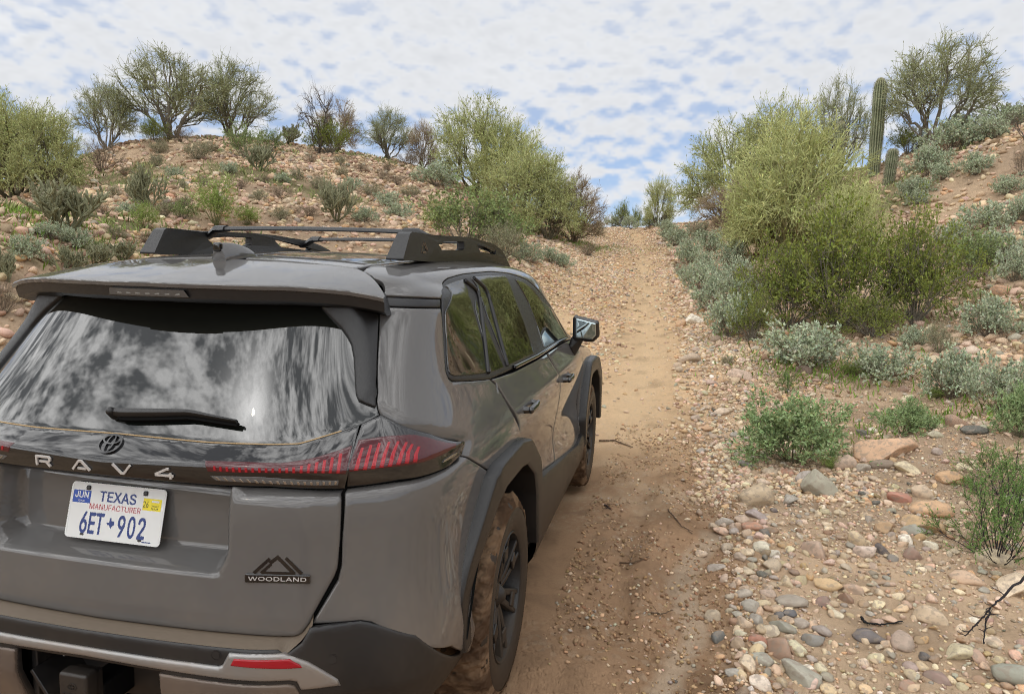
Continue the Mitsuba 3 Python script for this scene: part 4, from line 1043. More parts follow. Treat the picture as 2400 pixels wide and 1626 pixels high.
def SN(u, v):
    e = 2e-3
    n = np.cross(S(u + e, v) - S(u - e, v), S(u, v + e) - S(u, v - e))
    return n / np.maximum(np.linalg.norm(n, axis=-1, keepdims=True), 1e-12)
UV = {
    'window_frame': [(6.975, 13.692), (7.146, 14.146), (7.872, 14.774), (8.403, 15.153), (8.935, 15.312), (9.772, 15.264), (10.382, 14.938), (11.126, 14.296), (11.898, 13.149), (12.711, 12.090), (13.024, 10.960), (13.149, 9.949), (13.042, 9.490), (10.164, 9.484), (9.203, 9.621), (8.352, 9.739), (7.308, 10.249), (7.220, 10.403), (7.169, 10.661), (7.137, 11.138), (7.073, 12.010), (6.980, 12.945)],
    'quarter_pane': [(7.716, 14.578), (8.348, 14.784), (8.695, 14.835), (8.137, 13.699), (8.170, 12.983), (8.323, 11.526), (8.294, 10.020), (7.708, 10.265), (7.331, 10.422), (7.234, 10.536), (7.180, 10.790), (7.133, 11.823), (7.041, 12.939)],
    'small_pane': [(8.765, 14.795), (8.837, 14.785), (8.396, 13.382), (8.618, 11.951), (8.790, 10.466), (8.876, 9.904), (8.385, 9.984), (8.392, 11.497), (8.293, 12.948)],
    'rear_pane': [(9.010, 14.917), (9.539, 14.835), (10.147, 14.684), (10.115, 12.993), (10.145, 11.565), (10.108, 9.999), (10.093, 9.747), (8.998, 9.885), (8.926, 10.732), (8.774, 12.108), (8.618, 13.541)],
    'front_pane': [(10.489, 14.346), (10.832, 14.034), (11.232, 13.393), (11.680, 12.462), (12.492, 12.001), (12.711, 9.593), (12.020, 9.680), (10.647, 9.700), (10.713, 10.925), (10.698, 12.604)],
    'corner_pane': [(12.711, 11.436), (12.993, 10.277), (13.024, 9.712), (12.836, 9.652)],
    'roof_side': [(5.570, 17.184), (5.016, 16.486), (5.074, 15.851), (5.065, 15.509), (5.061, 14.020), (5.098, 13.935), (5.977, 13.812), (6.982, 13.630), (6.968, 13.693), (7.133, 14.147), (7.884, 14.801), (8.418, 15.196), (8.948, 15.361), (9.793, 15.330), (10.402, 15.005), (11.175, 14.357), (11.952, 13.217), (12.743, 12.209), (13.056, 11.109), (13.212, 10.039), (13.494, 11.139), (13.200, 13.000), (12.900, 17.300), (11.000, 17.400), (9.000, 17.400), (7.500, 17.400), (6.600, 17.400)],
    'trim_band': [(5.081, 13.848), (5.917, 13.734), (6.943, 13.596), (6.927, 13.150), (5.927, 13.271), (4.988, 13.337), (5.006, 13.417)],
    'quarter': [(4.980, 13.277), (5.931, 13.207), (6.918, 13.108), (6.977, 12.709), (7.069, 11.906), (7.126, 11.142), (7.150, 10.635), (7.213, 10.363), (7.301, 10.225), (7.683, 10.048), (8.334, 9.731), (8.455, 9.455), (8.470, 9.073), (8.494, 9.319), (8.614, 8.714), (8.738, 8.051), (8.909, 7.255), (9.085, 6.538), (9.157, 6.316), (9.126, 6.262), (8.666, 6.343), (8.248, 6.325), (8.196, 6.221), (7.662, 7.056), (7.269, 7.758), (7.288, 7.734), (7.353, 7.926), (7.342, 8.114), (7.292, 8.230), (6.576, 8.858), (5.834, 9.292), (5.518, 9.522), (5.354, 9.662), (5.292, 9.804), (5.250, 10.045), (5.269, 10.303), (5.106, 12.108)],
    'corner_cover': [(4.567, 7.536), (5.049, 7.588), (5.621, 7.624), (6.340, 7.608), (6.930, 7.567), (7.192, 7.584), (7.268, 7.718), (7.267, 7.730), (7.663, 7.022), (8.182, 6.203), (8.043, 5.580), (7.955, 4.874), (7.970, 4.982), (7.738, 4.074), (7.551, 3.471), (7.612, 2.938), (7.765, 2.460), (7.849, 2.045), (7.993, 1.446), (6.974, 3.013), (5.076, 4.351), (4.868, 4.417), (3.954, 4.456), (4.432, 5.339), (4.497, 5.677), (4.484, 6.393), (4.489, 6.175), (4.511, 7.383)],
    'tailgate': [(1.000, 7.538), (1.333, 7.542), (2.441, 7.554), (3.252, 7.608), (4.491, 7.506), (4.443, 7.390), (4.442, 6.180), (4.418, 5.634), (4.361, 5.443), (3.968, 4.631), (3.927, 4.497), (3.806, 4.294), (3.725, 4.218), (3.643, 4.192), (3.290, 4.186), (2.773, 4.190), (2.084, 4.172), (1.000, 4.144)],
    'garnish': [(1.000, 8.813), (1.158, 8.808), (2.279, 8.771), (3.203, 8.811), (3.670, 8.842), (4.082, 9.031), (4.458, 9.179), (4.846, 9.339), (4.671, 8.483), (4.497, 7.529), (3.252, 7.626), (2.441, 7.573), (1.331, 7.561), (1.000, 7.557)],
    'crease': [(1.000, 7.921), (1.379, 7.965), (2.402, 8.083), (3.050, 8.079), (3.871, 8.070), (4.551, 8.024), (5.160, 8.060), (6.053, 8.137), (6.727, 8.196), (7.039, 8.199)],
    'glass_bottom': [(1.000, 8.835), (1.154, 8.830), (2.276, 8.794), (3.201, 8.834), (3.669, 8.866), (4.082, 9.055), (4.458, 9.203), (4.856, 9.367), (5.112, 9.531), (5.307, 9.649)],
    'glass_side': [(5.284, 9.765), (5.234, 10.046), (5.245, 10.305), (5.084, 12.108), (4.969, 13.199)],
    'lamp_outer': [(4.887, 9.372), (5.338, 9.608), (5.516, 9.473), (5.831, 9.244), (6.569, 8.810), (7.210, 8.215), (7.310, 8.117), (7.318, 7.977), (7.248, 7.768), (6.936, 7.636), (6.343, 7.643), (5.623, 7.659), (4.913, 7.583), (4.551, 7.576), (4.568, 8.180)],
    'lamp_red': [(4.806, 8.857), (5.537, 8.919), (5.993, 8.916), (6.165, 8.873), (6.462, 8.725), (7.083, 8.221), (7.052, 8.106), (6.212, 8.028), (5.472, 7.995), (4.584, 7.954), (4.568, 8.083)],
    'inner_red': [(2.389, 8.210), (2.899, 8.248), (3.429, 8.248), (3.861, 8.362), (4.342, 8.563), (4.666, 8.709), (4.514, 7.901), (4.095, 7.963), (3.466, 7.986), (2.436, 7.921)],
    'clear_strip': [(2.461, 7.815), (3.084, 7.866), (3.432, 7.837), (4.386, 7.753), (4.371, 7.629), (3.435, 7.693), (3.090, 7.709), (2.535, 7.701)],
    'fin_inner': [(3.685, 13.199), (3.849, 12.930), (4.017, 12.679), (4.189, 12.439), (4.352, 12.157), (4.471, 11.913), (4.580, 11.500), (4.664, 10.974), (4.721, 10.522), (4.755, 10.284), (4.831, 10.075), (5.011, 9.961), (5.204, 9.863)],
    'fin_outer': [(5.229, 9.890), (5.181, 10.947), (5.092, 11.888), (4.945, 13.229)],
    'bumper_low': [(7.886, 1.524), (7.679, 1.558), (7.234, 2.004), (6.958, 2.008), (6.779, 2.052)],
    'bumper_seam': [(3.937, 4.455), (4.862, 4.419), (5.070, 4.350), (6.024, 3.876), (7.751, 1.861)],
    'silver': [(1.000, 3.719), (1.982, 3.714), (2.399, 3.712), (2.725, 3.702), (2.774, 3.742), (2.860, 4.006), (3.560, 3.994), (3.737, 3.873), (3.896, 3.760), (4.360, 3.267), (4.428, 3.057), (4.407, 3.125), (3.775, 3.199), (3.721, 3.381), (3.614, 3.423), (2.014, 3.484), (1.000, 3.523)],
    'silver_low': [(1.980, 3.389), (3.595, 3.348), (3.686, 3.302), (3.751, 3.136), (3.155, 3.120), (1.962, 2.897)],
    'reflector': [(2.934, 3.914), (3.643, 3.891), (3.699, 3.825), (3.778, 3.755), (3.807, 3.687), (3.637, 3.696), (2.890, 3.773)],
    'sensors': [(2.692, 3.923), (4.278, 3.708)],
    'lip': [(1.000, 4.069), (1.580, 4.074), (2.239, 4.080), (2.880, 4.080), (3.471, 4.067), (3.571, 3.944), (3.830, 4.244)],
    'wiper': [(0.855, 9.394), (1.034, 9.402), (2.013, 9.548), (2.713, 9.369)],
    'badge': [(3.424, 5.471), (3.030, 5.462), (3.855, 5.454)],
}
OUTER_SEGMENTS = [[(4.904, 8.605), (4.824, 8.284), (4.752, 7.967), (4.669, 7.975), (4.749, 8.291), (4.849, 8.610)], [(5.092, 8.663), (5.004, 8.286), (4.932, 7.967), (4.846, 7.975), (4.926, 8.293), (5.035, 8.668)], [(5.282, 8.703), (5.181, 8.307), (5.109, 7.978), (5.020, 7.986), (5.102, 8.314), (5.224, 8.708)], [(5.501, 8.721), (5.375, 8.345), (5.288, 7.997), (5.199, 8.006), (5.296, 8.352), (5.443, 8.727)], [(5.706, 8.717), (5.570, 8.380), (5.464, 8.007), (5.375, 8.016), (5.491, 8.389), (5.648, 8.724)], [(5.895, 8.671), (5.766, 8.391), (5.644, 8.031), (5.555, 8.042), (5.686, 8.403), (5.836, 8.680)], [(6.024, 8.592), (5.895, 8.352), (5.828, 8.039), (5.737, 8.054), (5.814, 8.366), (5.964, 8.603)], [(6.168, 8.485), (6.058, 8.264), (6.016, 8.049), (5.923, 8.068), (5.975, 8.281), (6.107, 8.499)]]
INNER_SEGMENTS = [[(2.516, 8.069), (2.545, 8.073), (2.549, 7.960), (2.520, 7.956)], [(2.596, 8.061), (2.625, 8.065), (2.628, 7.952), (2.599, 7.948)], [(2.680, 8.065), (2.713, 8.070), (2.716, 7.953), (2.683, 7.948)], [(2.763, 8.064), (2.797, 8.068), (2.800, 7.952), (2.766, 7.948)], [(2.849, 8.067), (2.883, 8.071), (2.885, 7.954), (2.852, 7.950)], [(2.936, 8.069), (2.970, 8.072), (2.972, 7.959), (2.938, 7.956)], [(3.030, 8.070), (3.064, 8.073), (3.065, 7.964), (3.031, 7.961)], [(3.123, 8.074), (3.158, 8.076), (3.159, 7.967), (3.124, 7.965)], [(3.217, 8.080), (3.253, 8.082), (3.253, 7.974), (3.218, 7.971)], [(3.314, 8.082), (3.350, 8.084), (3.350, 7.975), (3.313, 7.973)], [(3.416, 8.086), (3.453, 8.087), (3.452, 7.978), (3.415, 7.977)], [(3.517, 8.100), (3.560, 8.101), (3.558, 7.977), (3.517, 7.976)], [(3.623, 8.120), (3.666, 8.120), (3.665, 7.974), (3.622, 7.974)], [(3.742, 8.157), (3.786, 8.156), (3.778, 7.973), (3.734, 7.973)], [(3.862, 8.211), (3.907, 8.209), (3.891, 7.970), (3.846, 7.971)], [(3.985, 8.263), (4.036, 8.260), (4.011, 7.964), (3.961, 7.967)], [(4.117, 8.312), (4.170, 8.309), (4.135, 7.953), (4.083, 7.956)], [(4.251, 8.379), (4.307, 8.375), (4.260, 7.943), (4.206, 7.948)], [(4.401, 8.482), (4.463, 8.476), (4.401, 7.931), (4.341, 7.936)]]
# ------------------------------------------------------------------ the car: materials


def dust_weight(p, n, uv):
    low = dr.clip((0.95 - p.z) / 0.75, 0, 1)
    f = mikit.fbm(p.x * 7, p.y * 7, p.z * 3.5, 4)
    splash = mikit.smoothstep(0.60, 0.75, mikit.fbm(p.x * 26, p.y * 26, p.z * 14, 3))
    return dr.clip(low * low * 0.7 * mikit.smoothstep(0.3, 0.7, f) + 0.10 * splash * low + 0.03 * f, 0, 0.75)


def dry_mud(p, n, uv):
    f = mikit.fbm(p.x * 14, p.y * 14, p.z * 14, 4)
    return mikit.mix((.20, .132, .082), (.085, .053, .034), mikit.smoothstep(0.3, 0.65, f))


def mud_bump(p, n, uv):
    return 0.022 * mikit.fbm(p.x * 45, p.y * 45, p.z * 45, 5)


def dusty(key, clean, dust=(.30, .225, .16)):
    scene[key] = {'type': 'twosided', 'bsdf': {'type': 'blendbsdf', 'weight': mikit.proc(dust_weight), 'a': clean, 'b': {'type': 'diffuse', 'reflectance': rgb(dust)}}}


dusty('mat_paint', {'type': 'plastic', 'diffuse_reflectance': rgb((.100, .098, .097)), 'int_ior': 1.62})
dusty('mat_black', {'type': 'roughplastic', 'diffuse_reflectance': rgb((.013, .013, .014)), 'alpha': 0.25}, (.075, .058, .044))
dusty('mat_silver', {'type': 'principled', 'base_color': rgb((.30, .295, .29)), 'metallic': 0.7, 'roughness': 0.38, 'specular': 0.5}, (.28, .20, .14))
dusty('mat_silver_ground_reflection', {'type': 'principled', 'base_color': rgb((.13, .105, .09)), 'metallic': 0.4, 'roughness': 0.35, 'specular': 0.5}, (.20, .145, .10))  # silver trim with the brown ground reflection painted into its base colour, dust on top
scene['mat_gloss_black'] = {'type': 'twosided', 'bsdf': {'type': 'plastic', 'diffuse_reflectance': rgb((.006, .006, .007)), 'int_ior': 1.75}}
scene['mat_glass'] = {'type': 'twosided', 'bsdf': {'type': 'plastic', 'diffuse_reflectance': rgb((.006, .007, .006)), 'int_ior': 1.95}}
scene['mat_red_lens'] = {'type': 'twosided', 'bsdf': {'type': 'plastic', 'diffuse_reflectance': rgb((.060, .006, .009)), 'int_ior': 1.6}}
scene['mat_red_bright'] = {'type': 'twosided', 'bsdf': {'type': 'plastic', 'diffuse_reflectance': rgb((.30, .010, .018)), 'int_ior': 1.5}}
scene['mat_clear_lens'] = {'type': 'twosided', 'bsdf': {'type': 'plastic', 'diffuse_reflectance': rgb((.09, .09, .09)), 'int_ior': 1.6}}
scene['mat_chrome'] = {'type': 'twosided', 'bsdf': {'type': 'roughconductor', 'material': 'none', 'specular_reflectance': rgb((.45, .44, .43)), 'alpha': 0.15}}
scene['mat_lamp_cell'] = {'type': 'twosided', 'bsdf': {'type': 'roughplastic', 'diffuse_reflectance': rgb((.22, .215, .20)), 'alpha': .3}}
scene['mat_mirror'] = {'type': 'twosided', 'bsdf': {'type': 'conductor', 'material': 'none', 'specular_reflectance': rgb((.5, .6, .62))}}
scene['mat_letter'] = {'type': 'twosided', 'bsdf': {'type': 'roughplastic', 'diffuse_reflectance': rgb((.50, .475, .45)), 'alpha': .15}}
scene['mat_gold'] = {'type': 'twosided', 'bsdf': {'type': 'diffuse', 'reflectance': rgb((.44, .31, .17))}}
scene['mat_dark'] = {'type': 'twosided', 'bsdf': {'type': 'diffuse', 'reflectance': rgb((.010, .010, .010))}}
scene['mat_rubber'] = {'type': 'twosided', 'bsdf': {'type': 'blendbsdf', 'weight': 0.2, 'a': {'type': 'roughplastic', 'diffuse_reflectance': rgb((.014, .013, .013)), 'alpha': 0.35}, 'b': {'type': 'diffuse', 'reflectance': rgb((.12, .085, .06))}}}
scene['mat_mud'] = {'type': 'twosided', 'bsdf': {'type': 'bumpmap', 'arbitrary': mikit.proc(mud_bump, 2e-3), 'scale': 1.0, 'bsdf': {'type': 'diffuse', 'reflectance': mikit.proc(dry_mud)}}}
for k, c in dict(white=(.72, .73, .72), navy=(.02, .045, .19), red=(.42, .02, .035), blue=(.02, .07, .36), yellow=(.78, .66, .03), ink=(.02, .02, .02)).items():
    scene['mat_plate_' + k] = {'type': 'twosided', 'bsdf': {'type': 'roughplastic', 'diffuse_reflectance': rgb(c), 'alpha': 0.3}}

# ------------------------------------------------------------------ the car: helpers
CAR = 'parked_car'
labels[CAR] = {'label': 'mud-splashed grey five-door car with black roof rails parked on the dirt track', 'category': 'car'}


def part(name, mesh, mat, smooth=38, label=None):
    base = f'{CAR}__{name}'
    key, k = base, 0
    while key in scene:
        k += 1
        key = f'{base}_{k:03d}'
    scene[key] = mikit.ply(mesh, mat, smooth=smooth)
    if label:
        labels[key] = {'label': label}
    return key[len(CAR) + 2:]


def cat(*ms):
    vs, fs, n = [], [], 0
    for v, f in (((m.vertices, m.faces) if hasattr(m, 'vertices') else m) for m in ms):
        vs.append(np.asarray(v, float))
        fs.append(np.asarray(f) + n)
        n += len(v)
    return trimesh.Trimesh(np.vstack(vs), np.vstack(fs), process=False)


def flip(m):
    return trimesh.Trimesh(np.asarray(m.vertices) * [-1, 1, 1], np.asarray(m.faces)[:, ::-1], process=False)


def both(name, mesh, mat, smooth=38, label=None):
    part(name, mesh, mat, smooth, label)
    part(name, flip(mesh), mat, smooth)


def plane_mesh(P, spacing, edge):
    """Triangles that fill a polygon, dense enough to bend: (points, faces, distance to the rim)."""
    P = P.buffer(0)
    pts = []
    for k, ring in enumerate((P, P.buffer(-edge * .35), P.buffer(-edge))):
        for g in getattr(ring, 'geoms', [ring]):
            for r in [g.exterior, *g.interiors]:
                if r.length > 0:
                    n = max(8, int(r.length / (spacing * .8)))
                    pts += list(np.array(shapely.segmentize(r, r.length / n).coords)[:-1])
    x0, y0, x1, y1 = P.bounds
    gx, gy = np.meshgrid(np.arange(x0, x1, spacing), np.arange(y0, y1, spacing * .87))
    gx[1::2] += spacing / 2
    g = np.stack([gx.ravel(), gy.ravel()], 1)
    inner = P.buffer(-edge - spacing * .45)
    g = g[shapely.contains_xy(inner, g[:, 0], g[:, 1])]
    pts = np.unique(np.round(np.vstack([np.array(pts), g]), 6), axis=0)
    tri = Delaunay(pts).simplices
    c = pts[tri].mean(1)
    a, b, d = pts[tri[:, 0]], pts[tri[:, 1]], pts[tri[:, 2]]
    area = (b[:, 0] - a[:, 0]) * (d[:, 1] - a[:, 1]) - (b[:, 1] - a[:, 1]) * (d[:, 0] - a[:, 0])
    tri = tri[shapely.contains_xy(P.buffer(1e-7), c[:, 0], c[:, 1]) & (np.abs(area) > 1e-9)]
    area = area[shapely.contains_xy(P.buffer(1e-7), c[:, 0], c[:, 1]) & (np.abs(area) > 1e-9)]
    tri = np.where((area < 0)[:, None], tri[:, ::-1], tri)
    return pts, tri, shapely.distance(shapely.points(pts), P.boundary)


def rim(v, f, back):
    """Adds a wall along the open edges, so that a sheet has thickness."""
    e = np.vstack([f[:, [0, 1]], f[:, [1, 2]], f[:, [2, 0]]])
    s = np.sort(e, 1)
    _, inv, cnt = np.unique(s, axis=0, return_inverse=True, return_counts=True)
    e = e[cnt[inv.ravel()] == 1]
    ids = np.unique(e)
    m = np.full(len(v), -1)
    m[ids] = np.arange(len(ids)) + len(v)
    v2 = np.vstack([v, v[ids] + back[ids]])
    a, b = e[:, 0], e[:, 1]
    return v2, np.vstack([f, np.stack([b, a, m[a]], 1), np.stack([b, m[a], m[b]], 1)])


def scale_uv(poly):
    c = np.mean(poly, 0)
    e = 1e-2
    return np.array([np.linalg.norm(S(c[0] + e, c[1]) - S(c[0] - e, c[1])), np.linalg.norm(S(c[0], c[1] + e) - S(c[0], c[1] - e))]) / (2 * e)


def sheet(poly, off=0.0, spacing=.016, edge=.005, drop=.0035, back=.012, sym=False, holes=()):
    """A panel of the body: a polygon in (u, v) laid on the body surface, its rim rolled inwards."""
    poly = np.asarray(poly, float)
    sc = scale_uv(poly)
    P = Polygon(poly * sc).buffer(0)
    for h in holes:
        P = P.difference(Polygon(np.asarray(h) * sc).buffer(0))
    if sym:
        P = P.union(shapely.affinity.scale(P, -1, 1, origin=(sc[0], 0))).buffer(1e-4).buffer(-1e-4)
    if P.geom_type != 'Polygon':
        P = max(P.geoms, key=lambda g: g.area)
    pts, tri, d = plane_mesh(P, spacing, edge)
    u, v = (pts / sc).T
    o = off(u, v) if callable(off) else off
    o = o - drop * np.clip(1 - d / edge, 0, 1) ** 2
    n = SN(u, v)
    X = S(u, v) + n * np.broadcast_to(o, u.shape)[:, None]
    X, tri = rim(X, tri, -n * back)
    return trimesh.Trimesh(X, tri, process=False)


_gu, _gv = np.meshgrid(np.linspace(6.2, NU - 2.01, 500), np.linspace(1, 16.5, 260), indexing='ij')
_gp = S(_gu.ravel(), _gv.ravel())
_gt = cKDTree(_gp[:, 1:])


def side(yz):
    yz = np.atleast_2d(np.asarray(yz, float))
    k = _gt.query(yz)[1]
    return np.stack([_gu.ravel()[k], _gv.ravel()[k]], 1)


def smooth_line(pts, n):
    pts = np.asarray(pts, float)
    t = np.r_[0, np.cumsum(np.linalg.norm(np.diff(pts, axis=0), axis=1))]
    s = np.linspace(0, t[-1], n)
    return np.stack([np.interp(s, t, pts[:, k]) for k in range(pts.shape[1])], 1)


def loft(sections, close=False, caps=True):
    """Quads between successive rings or strips of points (k, m, 3)."""
    A = np.asarray(sections, float)
    k, m, _ = A.shape
    f = []
    for i in range(k - 1):
        for j in range(m if close else m - 1):
            a, b = i * m + j, i * m + (j + 1) % m
            f += [(a, b, b + m), (a, b + m, a + m)]
    v = A.reshape(-1, 3)
    if caps and close:
        c0, c1 = len(v), len(v) + 1
        v = np.vstack([v, A[0].mean(0), A[-1].mean(0)])
        for j in range(m):
            f += [(c0, (j + 1) % m, j), (c1, (k - 1) * m + j, (k - 1) * m + (j + 1) % m)]
    return trimesh.Trimesh(v, np.array(f), process=False)


def rbox(size, r=.006, at=(0, 0, 0)):
    import manifold3d as m3
    s = np.maximum(np.asarray(size, float) / 2 - r, 1e-4)
    ball = m3.Manifold.sphere(r, 12)
    hull = m3.Manifold.batch_hull([ball.translate((x * s[0], y * s[1], z * s[2])) for x in (-1, 1) for y in (-1, 1) for z in (-1, 1)])
    me = hull.to_mesh()
    return trimesh.Trimesh(me.vert_properties[:, :3] + np.asarray(at), me.tri_verts, process=False)


def hull_of(spheres):
    import manifold3d as m3
    me = m3.Manifold.batch_hull([m3.Manifold.sphere(r, 14).translate(tuple(c)) for c, r in spheres]).to_mesh()
    return trimesh.Trimesh(me.vert_properties[:, :3], me.tri_verts, process=False)


def tube(path, r, n=8):
    path = np.asarray(path, float)
    r = np.broadcast_to(r, len(path))
    t = np.gradient(path, axis=0)
    t /= np.maximum(np.linalg.norm(t, axis=1, keepdims=True), 1e-9)
    a = np.where(np.abs(t[:, 2:]) < .9, [[0, 0, 1.]], [[1., 0, 0]])
    x = np.cross(t, a)
    x /= np.linalg.norm(x, axis=1, keepdims=True)
    y = np.cross(t, x)
    an = np.arange(n) * 2 * np.pi / n
    return loft(path[:, None] + (x[:, None] * np.cos(an)[None, :, None] + y[:, None] * np.sin(an)[None, :, None]) * r[:, None, None], close=True)


def on_plane(mesh, origin, ex, ey, ez):
    v = np.asarray(mesh.vertices)
    return trimesh.Trimesh(np.asarray(origin) + v[:, :1] * ex + v[:, 1:2] * ey + v[:, 2:] * ez, mesh.faces, process=False)


def extrude(shape, depth):
    gs = [g for g in getattr(shape, 'geoms', [shape]) if g.area > 0]
    return trimesh.util.concatenate([trimesh.creation.extrude_polygon(g, depth, engine='earcut') for g in gs])


def centred_text(text, cap, depth, width=None, bold=False):
    t = meshkit.text_mesh(text, cap, depth, bold)
    b = t.bounds
    t.apply_translation([-(b[0, 0] + b[1, 0]) / 2, -(b[0, 1] + b[1, 1]) / 2, 0])
    if width:
        t.apply_scale([width / (b[1, 0] - b[0, 0]), 1, 1])
    return t


# ------------------------------------------------------------------ the car: body
AX_Y, AX_Z, BASE = 0.906, 0.372, 2.69
WHEELS = (AX_Y, AX_Y + BASE)


def arch_poly(y0, k=1.0, grow=0.0):
    """The wheel opening in (y, z): squared-off arch."""
    p = np.array([(-.53, .20), (-.50, .46), (-.40, .63), (-.20, .84), (.0, .875), (.18, .85), (.37, .76), (.46, .62), (.50, .40), (.50, .20)])
    p[:, 0] = p[:, 0] * (1 + grow) + y0
    p[:, 1] = p[:, 1] + (p[:, 1] - .2) * grow
    return p


LAMP = Polygon(np.array(UV['lamp_outer']) * [.12, .105])


def lamp_chamfer(u, v):
    d = shapely.distance(shapely.points(np.stack([u * .12, v * .105], 1)), LAMP)
    return -.017 * np.clip(1 - d / .026, 0, 1)


def recess(u, v):
    """The tailgate's number plate recess with its ledge, and the bevel under the lamps."""
    P = S(u, v)
    x, z = np.abs(P[:, 0]), P[:, 2]
    depth = .090
    r = depth * (1 - sstep(.345, .378, x + .35 * np.clip(.86 - z, 0, .05))) * np.clip((z - .795) / .040, 0, 1) ** .8
    bevel = .020 * np.clip((v - 7.22) / .30, 0, 1) * sstep(.38, .41, x)
    crown = .006 * sstep(.62, .70, z) * (1 - sstep(.56, .62, x))
    return -r - bevel + crown


def build_shell():
    gu, gv = np.meshgrid(np.r_[np.linspace(-(NU - 4) + 2, .9, 90), np.linspace(1.1, NU - 2.01, 90)], np.linspace(1, NV - 2.01, 70), indexing='ij')
    n = SN(gu.ravel(), gv.ravel())
    X = S(gu.ravel(), gv.ravel())
    X = X - n * np.where((np.abs(X[:, 0]) < .46) & (X[:, 2] > .7) & (X[:, 2] < 1.08) & (X[:, 1] < .3), .14, .024)[:, None]
    nu, nv = gu.shape
    i = (np.arange(nu - 1)[:, None] * nv + np.arange(nv - 1)[None]).ravel()
    f = np.vstack([np.stack([i, i + nv, i + nv + 1], 1), np.stack([i, i + nv + 1, i + 1], 1)])
    c = X[f].mean(1)
    keep = np.ones(len(f), bool)
    for y0 in WHEELS:
        A = Polygon(arch_poly(y0, grow=.02))
        keep &= ~(shapely.contains_xy(A, c[:, 1], c[:, 2]) & (np.abs(c[:, 0]) > .5))
    keep &= (c[:, 2] < 1.60) & ~((c[:, 1] < .60) & (c[:, 2] > 1.44))
    keep &= ~((np.abs(c[:, 0]) > .5) & (c[:, 2] < .52) & (c[:, 1] < .5))
    keep &= ~((np.abs(c[:, 0]) < .22) & (c[:, 2] < .56) & (c[:, 1] < .3))
    part('inner_body', trimesh.Trimesh(X, f[keep], process=False), 'mat_dark', smooth=False)
    part('underbody', cat(rbox((1.5, 3.9, .10), .02, (0, 2.3, .27)), rbox((1.2, .5, .16), .03, (0, .55, .33))), 'mat_dark')
    for y0 in WHEELS:
        A = arch_poly(y0, grow=.01)
        A = A[A[:, 1] > .43]
        sec = [[(x, y, z) for y, z in A] for x in (.90, .62)]
        both('wheel_arch_liner', cat(loft(sec), trimesh.Trimesh(np.vstack([[(.62, y, z) for y, z in A], [(.62, y0, .3)]]), [(i, i + 1, len(A)) for i in range(len(A) - 1)], process=False)), 'mat_dark', False)


